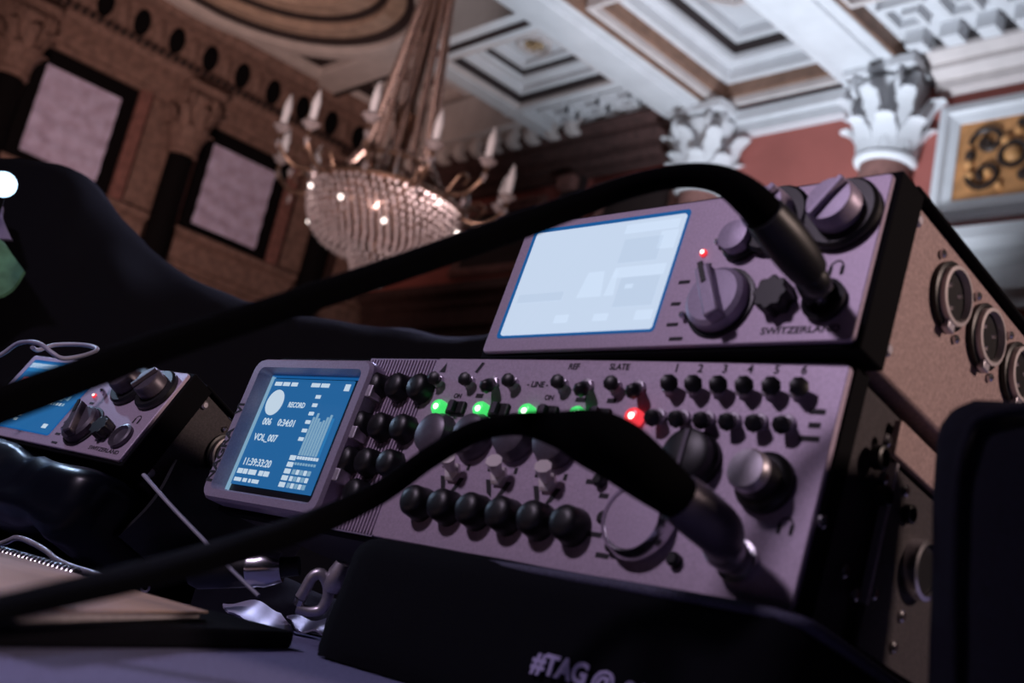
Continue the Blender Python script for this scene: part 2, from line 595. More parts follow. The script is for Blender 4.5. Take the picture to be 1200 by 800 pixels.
column(-6.92, COLY, 'white corinthian column rising behind the top corner of the upper recorder', True, 'umber_red')
column(-9.66, COLY, 'white corinthian column beyond the cable arch above the bright screen', True, 'umber_red')
pl = empty('pilaster', (-12.3, WY - 0.002, 0))
tag(pl, 'flat dark pilaster with a small bracket on the back wall right of the chandelier', 'pilaster')
MB().box(-0.22, 0.22, -0.12, 0, 0, 6.70 + H).build('shaft', 'darkbrown', pl)
MB().box(-0.17, 0.17, -0.30, -0.12, 6.46 + H, 6.68 + H).build('bracket', 'umber_red', pl, bev=0.03)
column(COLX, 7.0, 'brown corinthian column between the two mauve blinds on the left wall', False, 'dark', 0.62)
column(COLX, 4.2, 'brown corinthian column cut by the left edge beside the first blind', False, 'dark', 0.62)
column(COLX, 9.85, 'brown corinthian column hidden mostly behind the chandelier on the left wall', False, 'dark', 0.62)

# ---- back wall trims
course_b = [(0, 4.18), (0.10, 4.18), (0.10, 4.30), (0.20, 4.36), (0.20, 4.62), (0.26, 4.70), (0.26, 4.80), (0.40, 4.88), (0.40, 5.02), (0, 5.06)]
t1 = run_x(course_b, -9.2, 6, 'trim_1', 'plaster', None)
t1.location.z = H
tag(t1, kind='structure')
t2 = run_x(course_b, WX + 0.3, -10.2, 'trim_2', 'umber_shaded', None)
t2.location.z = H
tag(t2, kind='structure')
band = [(0, 6.86), (0.16, 6.86), (0.16, 7.00), (0.22, 7.02), (0.22, BZ), (0, BZ)]
t3 = run_x(band, -9.25, -7.35, 'trim_3', 'plaster', None)
t3.location.z = H
tag(t3, kind='structure')
t4 = run_x([(0, 6.88), (0.18, 6.88), (0.18, 7.00), (0.34, 7.06), (0.34, 7.14), (0.5, 7.2), (0.5, 7.26), (0, 7.26)], -6.4, 6, 'trim_4', 'plaster_warm', None)
t4.location.z = H
tag(t4, kind='structure')
t5 = run_x([(0, 6.70), (0.14, 6.70), (0.14, 6.82), (0.24, 6.86), (0.24, 7.0), (0.42, 7.08), (0.42, 7.18), (0.6, 7.24), (0.6, 7.30), (0, 7.30)], WX + 0.4, -10.05, 'trim_5', 'umber_shaded', None)
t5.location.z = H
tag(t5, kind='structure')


# ---- ceiling
ce = MB().box(WX - 0.3, 6, -6, WY + 0.3, 9.60, 9.75).build('ceiling', 'plaster', loc=(0, 0, H), ang=0)
tag(ce, kind='structure')


def frame_ring(name, x0, x1, y0, y1, wdt, z0, z1, material, parent, bev=0.02):
    """rectangular moulding seen from below: outer x0..x1, y0..y1, width wdt"""
    b = MB()
    lo = [[(x0, y0), (x1, y0), (x1, y1), (x0, y1)], [(x0 + wdt, y0 + wdt), (x1 - wdt, y0 + wdt), (x1 - wdt, y1 - wdt), (x0 + wdt, y1 - wdt)]]
    b.ring([[(x, y, z0) for x, y in lo[0]], [(x, y, z0) for x, y in lo[1]], [(x, y, z1) for x, y in lo[1]], [(x, y, z1) for x, y in lo[0]]])
    return b.build(name, material, parent, bev=bev, ang=0)


def beam(x0, x1, y0, y1, side=True, z=BZ):
    MB().box(x0, x1, y0, y1, z, 8.6).build('beam', 'plaster', ce, bev=0.015)
    if side:
        # raised flat on the underside and gilt band on the flank that faces the hall
        MB().box(x0 + 0.16, x1 - 0.16, y0, y1 - 0.5, z - 0.035, z + 0.01).build('soffit_panel', 'plaster', ce, bev=0.02)
        MB().box(x1, x1 + 0.03, y0, y1, z + 0.03, z + 0.30).build('flank_band', 'brown', ce)
        MB().box(x1, x1 + 0.06, y0, y1, z + 0.31, z + 0.36).build('flank_bead', 'plaster_warm', ce, bev=0.01)


beam(-7.61, -6.74, 2.0, WY)
beam(-10.33, -9.58, 2.0, WY)
MB().box(-12.66, -12.35, 7.85, WY, 7.22, 9.6).build('beam', 'plaster', ce, bev=0.015)
MB().box(-14.55, -14.3, 9.38, WY, 8.2, 9.6).build('beam', 'plaster_warm', ce, bev=0.015)


def rosette(cx, cy, z, r, parent):
    o = MB()
    o.lathe([(0.02, 0), (r * 0.25, 0.02), (r * 0.28, 0.06), (0.01, 0.10)], (cx, cy, z), (0, 0, -1), 12)
    base = o.build('rosette', 'gold', parent)
    pet = MB()
    pet.lathe([(0.01, 0), (r * 0.16, 0.015), (r * 0.20, 0.05), (0.01, 0.075)], (0, 0, 0), (0, 0, -1), 10, sx=0.6, sy=1.8)
    pm_ = pet.mesh('petal')
    pm_.materials.append(M['gold'])
    for k in range(8):
        a = PI / 4 * k
        link('petal', pm_, base, (cx + r * 0.55 * math.sin(a), cy - r * 0.55 * math.cos(a), z), (0, 0, a))
    return base


def coffer(x0, x1, y0, y1, mats=('plaster_warm', 'brown', 'plaster', 'plaster', 'darkbrown', 'plaster'), z=7.22, ros=True, parent=ce, kz=1.0):
    """nested mouldings stepping up to a centre panel"""
    steps = [(0.07, z + 0.02, z + 0.16, 0), (0.06, z + 0.13, z + 0.30, 1), (0.10, z + 0.32, z + 0.42, 2), (0.18, z + 0.50, z + 0.62, 3),
             (0.05, z + 0.60, z + 0.72, 4), (0.12, z + 0.74, z + 0.86, 5)]
    steps = [(w_, z + (a_ - z) * kz, z + (b_ - z) * kz, k_) for w_, a_, b_, k_ in steps]
    zp = z + 0.90 * kz
    ins = 0.0
    for wd, a, b, k in steps:
        frame_ring('coffer_moulding', x0 + ins, x1 - ins, y0 + ins, y1 - ins, wd, a, b + 0.12 * kz, mats[k], parent)
        ins += wd * 0.82
    MB().box(x0 + ins, x1 - ins, y0 + ins, y1 - ins, zp, zp + 0.08).build('coffer_panel', 'plaster', parent)
    w2 = min(x1 - x0, y1 - y0) / 2 - ins
    cx, cy = (x0 + x1) / 2, (y0 + y1) / 2
    if ros:
        oct1 = []
        for rr, zz in ((w2 * 0.86, zp), (w2 * 0.86, zp - 0.07), (w2 * 0.72, zp - 0.07), (w2 * 0.72, zp)):
            oct1.append([(cx + rr * math.cos(PI / 8 + PI / 4 * k), cy + rr * math.sin(PI / 8 + PI / 4 * k), zz) for k in range(8)])
        MB().ring(oct1).build('octagon_moulding', 'plaster_warm', parent, ang=0)
        rosette(cx, cy, zp, w2 * 0.62, parent)
    return ins


# bay between the two wide beams
coffer(-9.52, -7.61, 8.2, 11.0)
coffer(-9.52, -7.61, 4.6, 7.6)
MB().box(-9.58, -7.61, 7.6, 8.2, 7.5, 8.6).build('cross_beam', 'plaster', ce, bev=0.015)
# bay left of the wide beam
DM = ('plaster_warm', 'darkbrown', 'plaster', 'plaster', 'darkbrown', 'plaster')
coffer(-12.35, -10.36, 8.25, 9.80, DM, kz=0.52)
coffer(-14.30, -12.66, 9.38, 11.0, DM, z=8.25, ros=False)
MB().box(-14.3, -12.66, 8.93, 9.38, 8.22, 9.6).build('cross_beam', 'plaster_warm', ce, bev=0.015)
coffer(-16.75, -14.55, 9.38, 11.0, ('plaster_warm', 'darkbrown', 'plaster_warm', 'plaster_warm', 'darkbrown', 'plaster_warm'), z=8.25, ros=False)
MB().box(WX + 0.3, -14.3, 8.93, 9.38, 8.22, 9.6).build('cross_beam', 'plaster_warm', ce, bev=0.015)
MB().box(WX + 0.3, -14.3, 9.28, 9.36, 8.19, 8.23).build('cross_bead', 'darkbrown', ce)
MB().box(-12.35, -10.33, 9.80, WY, 7.42, 8.6).build('cross_beam', 'plaster', ce, bev=0.015)
MB().box(WX + 0.5, -12.66, 10.35, WY, 7.42, 8.15).build('corner_cornice', 'plaster_warm', ce, bev=0.015)
MB().box(-12.66, -10.33, 9.74, 9.86, 7.20, 7.46).build('cross_bead', 'plaster', ce, bev=0.015)
MB().box(-12.66, -10.33, 7.85, 8.25, 7.22, 9.6).build('cross_beam', 'plaster', ce, bev=0.015)
MB().box(-12.66, -10.33, 8.00, 8.10, 7.19, 7.23).build('cross_bead', 'darkbrown', ce)
# bay right of the beams
coffer(-6.74, -4.80, 6.2, 9.6)
MB().box(-6.74, 6, 9.60, WY, 7.42, 8.6).build('cross_beam', 'plaster', ce, bev=0.015)
coffer(-4.2, -1.8, 6.2, 9.6)
MB().box(-4.8, -4.2, 2.0, 9.62, BZ, 8.6).build('beam', 'plaster', ce, bev=0.015)


def key_block(mname, material):
    """one meander unit about 0.62 long, hanging under the soffit"""
    b = MB()
    t, d = 0.075, 0.13
    for x0, x1, y0, y1 in ((0, 0.56, 0, t), (0, t, 0, 0.50), (0, 0.40, 0.50 - t, 0.50), (0.40 - t, 0.40, 0.2, 0.5), (0.2, 0.40, 0.2, 0.2 + t)):
        b.box(x0, x1, y0, y1, -d, 0)
    me = b.mesh(mname, 0)
    me.materials.append(M[material])
    return me


KEY = key_block('meander_key', 'plaster')
CUBE = MB().box(0, 0.22, 0, 0.22, -0.20, 0).mesh('dentil', 0)
CUBE.materials.append(M['plaster'])
for k in range(3):
    link('meander_key', KEY, ce, (-10.98 - 0.62 * k, 10.02, 7.42))
for k in range(5):
    link('dentil', CUBE, ce, (-10.62 - 0.42 * k, 10.70, 7.42))
for k in range(8):
    link('meander_key', KEY, ce, (-6.55 + 0.62 * k, 9.82, 7.42))
for k in range(10):
    link('dentil', CUBE, ce, (-6.55 + 0.42 * k, 10.50, 7.42))
# scroll modillions in the shadowed corner
MOD = MB().lathe([(0.001, -0.10), (0.13, -0.10), (0.16, -0.06), (0.16, 0.06), (0.13, 0.10), (0.001, 0.10)], (0, 0, 0), (1, 0, 0), 14)
MOD.box(-0.10, 0.10, 0.0, 0.45, -0.04, 0.14)
MOD = MOD.mesh('modillion')
MOD.materials.append(M['plaster_warm'])
for k in range(11):
    link('modillion', MOD, ce, (-12.0 - 0.44 * k, 10.62, 7.30))

# great ring moulding of the round ceiling field
RC = (-14.4, 6.36)
for r0, r1, z0, z1, mt in ((2.20, 1.98, 7.40, 7.8, 'plaster_warm'), (1.98, 1.84, 7.50, 7.9, 'darkbrown'), (1.86, 1.60, 7.56, 8.0, 'peach'), (1.60, 1.50, 7.66, 8.1, 'darkbrown'),
                           (1.52, 1.22, 7.72, 8.1, 'peach'), (1.22, 1.14, 7.84, 8.2, 'plaster_warm'), (1.14, 0.0001, 7.98, 8.3, 'plaster_warm')):
    loops = []
    for rr, zz in ((r0, z1), (r0, z0), (r1, z0), (r1, z1)):
        loops.append([(RC[0] + 1.1 * rr * math.cos(2 * PI * k / 64), RC[1] + 1.1 * rr * math.sin(2 * PI * k / 64), zz * 1.1) for k in range(64)])
    MB().ring(loops).build('ring_moulding', mt, ce, bev=0.015, ang=30)
frame_ring('spandrel_frame', -16.78, -11.5, 3.74, 8.93, 0.24, 8.20, 8.47, 'plaster_warm', ce)
frame_ring('spandrel_frame', -16.52, -11.76, 4.0, 8.67, 0.11, 8.32, 8.53, 'darkbrown', ce)
MB().box(WX + 0.3, -16.78, -2, 8.93, 8.42, 9.6).build('beam', 'umber', ce, bev=0.015)
MB().box(-16.78, -11.5, 3.0, 8.93, 9.1, 9.6).build('spandrel_panel', 'plaster_warm', ce)


# ---- framed pictures and panels on the back wall
def picture(label, x0, x1, z0, z1, frame_mat, field_mat, relief, wd=0.24, cat='painting', name='framed_painting', group=None):
    p = empty(name, ((x0 + x1) / 2, WY, z0 + H))
    tag(p, label, cat, group)
    hw = (x1 - x0) / 2
    hh = z1 - z0
    loops = []
    for ins, dep in ((0, 0), (0, -0.10), (wd * 0.45, -0.14), (wd * 0.6, -0.09), (wd, -0.06), (wd, 0)):
        loops.append([(-hw + ins, dep, ins), (hw - ins, dep, ins), (hw - ins, dep, hh - ins), (-hw + ins, dep, hh - ins)])
    MB().ring(loops).build('frame', frame_mat, p, ang=0)
    MB().box(-hw + wd * 0.9, hw - wd * 0.9, -0.04, -0.002, wd * 0.9, hh - wd * 0.9).build('field', field_mat, p)
    if relief:
        rnd = random.Random(3)
        cx, cz = 0.0, hh / 2
        b = MB()

        def boss(c_, r_, n_):
            MB().ball((0, 0, 0), r_, n_).build('relief_boss', 'art_mid', p, c_)
        for s in (-1, 1):
            for q in (-1, 1):
                pts = []
                for k in range(18):
                    t = k / 17
                    a = t * 2.4 * PI
                    r = 0.20 * (1 - t * 0.75)
                    pts.append((cx + s * (0.30 + r * math.cos(a)), -0.06, cz + q * (0.20 + r * math.sin(a) * 0.9)))
                b.tube(pts, 0.035, 6)
        b.lathe([(0.16, 0), (0.17, 0.04), (0.12, 0.05), (0.11, 0.02)], (cx, -0.04, cz), (0, -1, 0), 20, cap=False)
        for k in range(18):
            a = rnd.uniform(0, 2 * PI)
            r = rnd.uniform(0.25, 0.5)
            (b.ball if k % 2 else boss)((cx + r * 1.15 * math.cos(a), -0.05, cz + r * 0.75 * math.sin(a)), rnd.uniform(0.035, 0.07), 5)
        boss((cx, -0.05, cz), 0.10, 6)
        b.build('scroll_relief', 'art_dark', p)
    return p


picture('white-framed ochre panel with dark scroll ornament on the red wall at far right', -6.34, -4.55, 5.26, 6.70, 'plaster', 'art', True)
for xa, xb, lb in ((-11.75, -10.15, 'dim framed wall panel directly right of the chandelier candles near the white column'),
                   (-14.9, -12.9, 'dim framed wall panel behind the right candle arms of the chandelier')):
    picture(lb, xa, xb, 5.26, 6.52, 'umber_red', 'darkbrown', False, 0.16, 'wall panel', 'wall_panel', 'dim framed panels on the back wall')


# ---- chandelier
CH = at(453, 237, 9.2)          # centre of the basket rim


def chandelier():
    c = empty('chandelier', up(CH))
    tag(c, 'large crystal basket chandelier with candle arms hanging before the dark hall corner', 'chandelier')
    R0 = 0.62
    MB().tube([(R0 * math.cos(2 * PI * k / 40), R0 * math.sin(2 * PI * k / 40), 0) for k in range(40)], 0.028, 8, closed=True).build('rim', 'brass', c)
    MB().tube([(0.33 * math.cos(2 * PI * k / 30), 0.33 * math.sin(2 * PI * k / 30), 0.30) for k in range(30)], 0.022, 8, closed=True).build('upper_ring', 'brass', c)
    rnd = random.Random(11)
    b = MB()
    # basket of hanging crystal beads
    for row in range(13):
        t = row / 12
        r = R0 * math.cos(t * PI / 2 * 0.80) ** 0.75
        z = -0.03 - 0.42 * math.sin(t * PI / 2)
        n = max(14, int(2 * PI * r / 0.062))
        for k in range(n):
            a = 2 * PI * (k + 0.5 * (row % 2)) / n + rnd.uniform(-0.01, 0.01)
            b.octa((r * math.cos(a), r * math.sin(a), z + rnd.uniform(-0.006, 0.006)), 0.024, 0.034)
    tag(b.build('basket_beads', 'crystal', c, ang=0), kind='stuff')
    inner = [(0.56 * math.cos(t * PI / 2 / 6 * 0.8) ** 0.75, -0.03 - 0.38 * math.sin(t * PI / 2 / 6)) for t in range(7)]
    MB().lathe(inner, (0, 0, 0), (0, 0, 1), 28, cap=False).build('basket_lining', 'crystal_warm', c)
    # lower tier
    b = MB()
    for row in range(5):
        r = 0.20 - 0.02 * row
        for k in range(18):
            a = 2 * PI * (k + 0.5 * (row % 2)) / 18
            b.octa((r * math.cos(a), r * math.sin(a), -0.46 - 0.05 * row), 0.024, 0.04)
    tag(b.build('lower_tier', 'crystal', c, ang=0), kind='stuff')
    # bulbs that sparkle through the basket
    bm = MB().ball((0, 0, 0), 0.020, 5).mesh('bulb')
    bm.materials.append(M['bulb'])
    for k in range(12):
        a = math.radians(150 + k * 27.5 * 1.3)
        zz = [-0.06, -0.16, -0.27, -0.10, -0.22, -0.33][k % 6]
        rr = R0 * math.cos(math.asin(min(1, (-zz - 0.03) / 0.42)) * 0.80) ** 0.75 + 0.02
        link('bulb', bm, c, (rr * math.cos(a), rr * math.sin(a), zz))
    # bead strands: from rim to upper ring, from ring up the stem
    def strand(p0, p1, sag, n, r):
        s = MB()
        p0, p1 = Vector(p0), Vector(p1)
        for k in range(n):
            t = k / (n - 1)
            p = p0.lerp(p1, t)
            p.z -= sag * math.sin(PI * t)
            s.octa(p, r, r * 1.35)
        return s
    me1 = strand((R0, 0, 0.02), (0.33, 0, 0.32), 0.07, 14, 0.022).mesh('bead_strand', 0)
    me1.materials.append(M['crystal_warm'])
    for k in range(22):
        link('bead_strand', me1, c, (0, 0, 0), (0, 0, 2 * PI * k / 22))
    me2 = strand((0.30, 0, 0.32), (0.12, 0, 1.95), 0.05, 46, 0.026).mesh('bead_strand', 0)
    me2.materials.append(M['crystal_warm'])
    for k in range(14):
        link('bead_strand', me2, c, (0, 0, 0), (0, 0, 2 * PI * (k + 0.5) / 14))
    # central stem and chain
    MB().lathe([(0.03, -0.5), (0.05, -0.3), (0.10, 0.0), (0.05, 0.2), (0.07, 0.6), (0.11, 0.75), (0.05, 0.9), (0.05, 1.5), (0.13, 1.75), (0.16, 1.95), (0.06, 2.1), (0.03, 2.2)],
               (0, 0, 0), (0, 0, 1), 16).build('stem', 'brass', c)
    lk = MB().tube([(0.045 * math.cos(2 * PI * k / 12), 0, 0.075 * math.sin(2 * PI * k / 12)) for k in range(12)], 0.014, 6, closed=True).mesh('chain_link', 60)
    lk.materials.append(M['brass'])
    top = 8.3 - CH.z
    k = 0
    z = 2.24
    while z < top:
        link('chain_link', lk, c, (0, 0, z), (0, 0, (PI / 2) * (k % 2)))
        z += 0.12
        k += 1
    # candle arms
    pts = spline([(0.40, 0, 0.05), (0.60, 0, -0.08), (0.80, 0, -0.10), (0.94, 0, 0.02), (0.95, 0, 0.14)], 5)
    arm = MB().tube(pts, 0.017, 7)
    arm.tube(spline([(0.62, 0, -0.07), (0.72, 0, 0.06), (0.80, 0, 0.02), (0.77, 0, -0.03)], 4), 0.011, 6)
    am = arm.mesh('candle_arm', 60)
    am.materials.append(M['brass'])
    pan = MB().lathe([(0.012, 0.10), (0.05, 0.13), (0.075, 0.16), (0.05, 0.165), (0.03, 0.17)], (0.95, 0, 0), (0, 0, 1), 12).mesh('drip_pan')
    pan.materials.append(M['crystal'])
    can = MB().lathe([(0.030, 0.17), (0.030, 0.29), (0.034, 0.31), (0.026, 0.37), (0.004, 0.44)], (0.95, 0, 0), (0, 0, 1), 10).mesh('candle')
    can.materials.append(M['candle'])
    drop = MB().octa((0.95, 0, 0.03), 0.028, 0.06).octa((0.80, 0, -0.17), 0.026, 0.05).mesh('crystal_drop', 0)
    drop.materials.append(M['crystal'])
    for k in range(12):
        rz = 2 * PI * k / 12 + 0.20
        zo = 0.06 if k % 2 else 0.14
        a = link('candle_arm', am, c, (0, 0, zo), (0, 0, rz))
        for nm, me in (('drip_pan', pan), ('candle', can), ('crystal_drop', drop)):
            link(nm, me, a)
    return c


chandelier()


# ================================================================== THE DESK
TZ = -0.034
tb = empty('desk', (-0.7, 0.65, 0))
tag(tb, 'desk spread with blue-grey cloth carrying the recorders', 'desk')
MB().box(-1.6, 1.3, -0.62, 0.85, H + TZ - 0.04, H + TZ).build('top', 'cloth_grey', tb, bev=0.004)
for x in (-1.5, 1.2):
    for y in (-0.52, 0.75):
        MB().box(x - 0.03, x + 0.03, y - 0.03, y + 0.03, 0, H + TZ - 0.04).build('leg', 'black_matt', tb)


def frame_obj(name, o, R, base):
    """an Empty at the base of a tilted device: o = top right front corner, R columns = device axes"""
    e = empty(name)
    mm = Matrix(R).to_4x4()
    b = Vector(base)
    mm.translation = up(Vector(o) + Matrix(R) @ b)
    e.matrix_world = mm
    return e, -b


R_LOW = ((0.99842, -0.05611, 0.0033), (0.05496, 0.9868, 0.15235), (-0.0118, -0.15193, 0.98832))
O_LOW = (-0.2327, 0.3696, 0.1199)
R_TOP = ((0.99984, -0.01716, -0.00507), (0.01777, 0.98499, 0.17167), (0.00204, -0.17173, 0.98514))
O_TOP = (-0.2284, 0.3733, 0.1993)
R_LEFT = ((0.98679, -0.15829, -0.03449), (0.158, 0.89335, 0.42066), (-0.03578, -0.42056, 0.90656))
O_LEFT = (-0.7141, 0.3427, 0.1127)
Y_ = (0, -1, 0)
q = 0.001


def mm_(v):
    return v * q


# ---------------------------------------------------------------- wide multitrack recorder
def wide_recorder():
    e, off = frame_obj('multitrack_recorder', O_LOW, R_LOW, (-0.19, 0.095, -0.0995))
    tag(e, 'wide mauve-faced multitrack recorder with blue side screen and rows of switches under the smaller recorder', 'audio recorder')

    def B(mb, name, material, parent=e, bev=0.0, ang=35, loc=(0, 0, 0)):
        l = off + Vector(loc) if parent is e else Vector(loc)
        return mb.build(name, material, parent, l, bev=bev, ang=ang)

    B(MB().box(-0.383, -0.002, 0.012, 0.190, -0.0985, -0.0005), 'body', 'body', bev=0.002)
    B(MB().box(-0.384, 0.0015, 0.0015, 0.0125, -0.0995, 0.0003), 'front_collar', 'black_matt', bev=0.001)
    B(MB().prism(rrect(-0.236, 0.0, -0.0985, -0.0005, 0.003), -0.0015, 0.002), 'front_panel', 'panel', bev=0.0006)
    B(MB().box(-0.292, -0.236, -0.0005, 0.002, -0.0985, -0.0005), 'ribbed_panel', 'panel_dark')
    ribs = MB()
    for k in range(22):
        x = -0.2905 + 0.0025 * k
        ribs.box(x, x + 0.0012, -0.0014, 0.0, -0.0975, -0.0015)
    tag(B(ribs, 'ribs', 'panel', ang=0), kind='stuff')
    # --- screen module
    def loop(x0, x1, z0, z1, r, y):
        return [(x, y, z) for x, z in rrect(x0, x1, z0, z1, r)]
    mod = B(MB().ring([loop(-0.386, -0.272, -0.0965, -0.0065, 0.008, 0.004), loop(-0.386, -0.272, -0.0965, -0.0065, 0.008, -0.010),
                       loop(-0.3845, -0.2735, -0.095, -0.008, 0.007, -0.012), loop(-0.3785, -0.2795, -0.0905, -0.0125, 0.004, -0.012),
                       loop(-0.3765, -0.2865, -0.0875, -0.0135, 0.002, -0.003), loop(-0.3765, -0.2865, -0.0875, -0.0135, 0.002, 0.004)]),
            'screen_bezel', 'panel_dark', ang=30)
    B(MB().box(-0.3775, -0.2855, -0.0024, 0.002, -0.0885, -0.0125), 'inner_frame', 'black', mod)
    scr = B(MB().box(-0.373, -0.2945, -0.0034, -0.0026, -0.0835, -0.0160), 'screen', 'scr_blue')
    B(MB().box(-0.3755, -0.3735, -0.0040, -0.0022, -0.0875, -0.0145), 'glass_edge', 'scr_dim', mod)
    B(MB().box(-0.3755, -0.2875, -0.0040, -0.0022, -0.0152, -0.0142), 'glass_edge', 'scr_edge', mod)

    def blk(x0, x1, z0, z1, material='scr_text', name='display_mark'):
        return B(MB().box(x0, x1, -0.0037, -0.0033, z0, z1), name, material, scr)
    # u across the screen, v down, in mm from its top left corner
    def UV(u0, u1, v0, v1, material='scr_text', name='display_mark'):
        return blk(-0.373 + u0 * q, -0.373 + u1 * q, -0.016 - v1 * q, -0.016 - v0 * q, material, name)
    for u0, u1 in ((3, 10), (11.5, 18), (20, 26), (40, 48), (49.5, 57)):
        UV(u0, u1, 2.2, 4.6)
    UV(72, 76.5, 2.2, 6.2)
    B(MB().lathe([(0.0082, 0), (0.0082, 0.0005)], (-0.3625, -0.0033, -0.0315), Y_, 28), 'record_symbol', 'scr_text', scr)
    def T(body, size, u, v, material='scr_text', sx=1.0):
        return text(body, size * q, material, scr, (-0.373 + u * q, -0.0036, -0.016 - v * q), bold=0.00012, ext=0.00005, name='display_text', sx=sx)
    T('RECORD', 4.6, 33.5, 16.5, sx=0.9)
    T('006', 6.0, 11, 28)
    T('0:34:01', 6.0, 31, 28)
    T('VOL_007', 6.0, 16, 38)
    T('11:39:33:20', 6.2, 18, 53.5)
    for u0, u1 in ((2, 7), (8, 12), (13.5, 21), (24, 28), (29, 34)):
        UV(u0, u1, 57.8, 60.8)
    for u0, u1 in ((2, 9), (11, 15), (17, 19), (20.5, 27)):
        UV(u0, u1, 63.4, 65.6, 'scr_text')
    # meter scale marks, bars and number grid
    for k in range(6):
        UV(48.5, 53.0, 9.5 + 5.2 * k, 11.6 + 5.2 * k)
    hs = (23, 25.5, 22.5, 20.5, 21.5, 23.5, 25, 23)
    for k in range(8):
        UV(54.2 + 2.55 * k, 55.9 + 2.55 * k, 46 - hs[k], 46, 'scr_dim' if k < 7 else 'scr_blue2', 'level_bar')
        UV(54.2 + 2.55 * k, 56.0 + 2.55 * k, 46.6, 48.4)
        UV(54.2 + 2.55 * k, 55.8 + 2.55 * k, 50.4, 51.8, 'scr_dim')
    for r in range(5):
        UV(47.5, 53, 46.5 + 4.0 * r, 49.3 + 4.0 * r)
        if r > 1:
            for k in range(5):
                UV(55 + 3.6 * k, 57.6 + 3.6 * k, 46.5 + 4.0 * r, 49.3 + 4.0 * r, 'scr_text' if (k + r) % 2 else 'scr_dim')
    # brand lettering running up the bezel
    text('NAGRA', 0.0085, 'print', mod, (-0.3817, -0.0121, -0.070), (PI / 2, -PI / 2, 0), bold=0.0003, sx=1.15)
    text('VI', 0.0085, 'print', mod, (-0.3817, -0.0121, -0.040), (PI / 2, -PI / 2, 0), bold=0.0003)
    # small side keys of the screen module
    kk = MB().box(-0.0025, 0.0025, -0.0100, 0.0, -0.0035, 0.0035).mesh('side_key', 0)
    kk.materials.append(M['satin'])
    for z in (-0.024, -0.048, -0.072):
        link('side_key', kk, e, off + Vector((-0.2705, 0.0, z)), bev=0.0006)

    # --- key cluster: black square-shouldered buttons
    key = MB().lathe([(0.0082, 0), (0.0082, 0.002), (0.0078, 0.003), (0.0072, 0.0075), (0.0055, 0.0092), (0.002, 0.0096)], (0, 0, 0), Y_, 12).mesh('push_button', 40)
    key.materials.append(M['black'])
    for u, v in ((-277.0, -18), (-258.5, -18), (-240.5, -18), (-277.5, -40.5), (-260, -41), (-242, -41), (-276.5, -61), (-259.7, -61), (-241.7, -60.5), (-259.4, -78)):
        link('push_button', key, e, off + Vector((u * q + 0.004, 0, v * q - 0.001)))

    # --- toggles
    nut = MB().lathe([(0.0034, 0), (0.0034, 0.0022), (0.0024, 0.0026)], (0, 0, 0), Y_, 8).mesh('nut', 0)
    nut.materials.append(M['satin'])

    def bat(dx, dz, ln=0.0080, r=0.0040):
        a = Vector((0, -0.0015, 0))
        b_ = Vector((dx, -ln, dz))
        me = MB().tube([a, a.lerp(b_, 0.5), a.lerp(b_, 0.85), b_], [r * 0.6, r * 0.9, r, r * 0.55], 8).mesh('lever', 60)
        me.materials.append(M['black'])
        return me
    side_bat, up_bat, dn_bat, long_bat = bat(0.0045, -0.0005), bat(0.0015, -0.0005, 0.007, 0.0036), bat(0.0015, -0.004, 0.008, 0.0038), bat(0.004, -0.006, 0.009, 0.0036)

    def toggle(u, v, lv):
        n = link('toggle_switch', nut, e, off + Vector((u * q, -0.0015, v * q)))
        link('lever', lv, n)
        return n
    for u in (-226.9, -203.8, -173.3, -141.4, -109.7):
        toggle(u, -14.0, up_bat)
    for u in (-186.6, -126.1, -96.6):
        toggle(u, -14.0, long_bat)
    for k in range(6):
        toggle(-80.0 + 12.25 * k, -13.7, side_bat)
        toggle(-81.0 + 12.25 * k, -27.0, dn_bat)
    # --- lit buttons and slide switches beside them
    led = MB().lathe([(0.0042, 0), (0.0042, 0.003), (0.0032, 0.0045), (0.0015, 0.005)], (0, 0, 0), Y_, 14).mesh('indicator_light')
    led.materials.append(M['led_green'])
    core = MB().lathe([(0.0016, 0.0049), (0.0012, 0.0056)], (0.0008, 0, -0.0004), Y_, 10).mesh('glow_core')
    core.materials.append(M['led_core'])
    for u in (-218.0, -187.5, -156.5, -125.3):
        l_ = link('indicator_light', led, e, off + Vector((u * q, -0.0015, -29.0 * q)))
        l_['label'] = 'glowing green indicator'
        link('glow_core', core, l_)
    led2 = led.copy()
    led2.materials.clear()
    led2.materials.append(M['led_red'])
    core2 = core.copy()
    core2.materials.clear()
    core2.materials.append(M['led_red_core'])
    l_ = link('indicator_light', led2, e, off + Vector((-93.3 * q, -0.0015, -28.5 * q)))
    l_['label'] = 'glowing red indicator'
    link('glow_core', core2, l_)
    sl = MB().box(-0.0062, 0.0062, -0.0022, 0, -0.0035, 0.0035)
    slm = sl.mesh('slide_switch', 0)
    slm.materials.append(M['black'])
    sn = MB().box(-0.002, 0.001, -0.0048, -0.002, -0.0028, 0.0028).mesh('slider', 0)
    sn.materials.append(M['graphite'])
    for u in (-206.6, -176.2, -145.0, -113.8):
        s_ = link('slide_switch', slm, e, off + Vector((u * q, -0.0015, -28.2 * q)), bev=0.0008)
        link('slider', sn, s_)

    # --- knobs
    k6 = MB().lathe([(0.0086, 0), (0.0086, 0.002), (0.0082, 0.003), (0.0076, 0.0085), (0.0060, 0.0104), (0.0028, 0.0110)], (0, 0, 0), Y_, 20).mesh('gain_knob', 40)
    k6.materials.append(M['black'])
    for k in range(6):
        link('gain_knob', k6, e, off + Vector(((-205.7 + 19.55 * k) * q, -0.0015, -79.5 * q)))
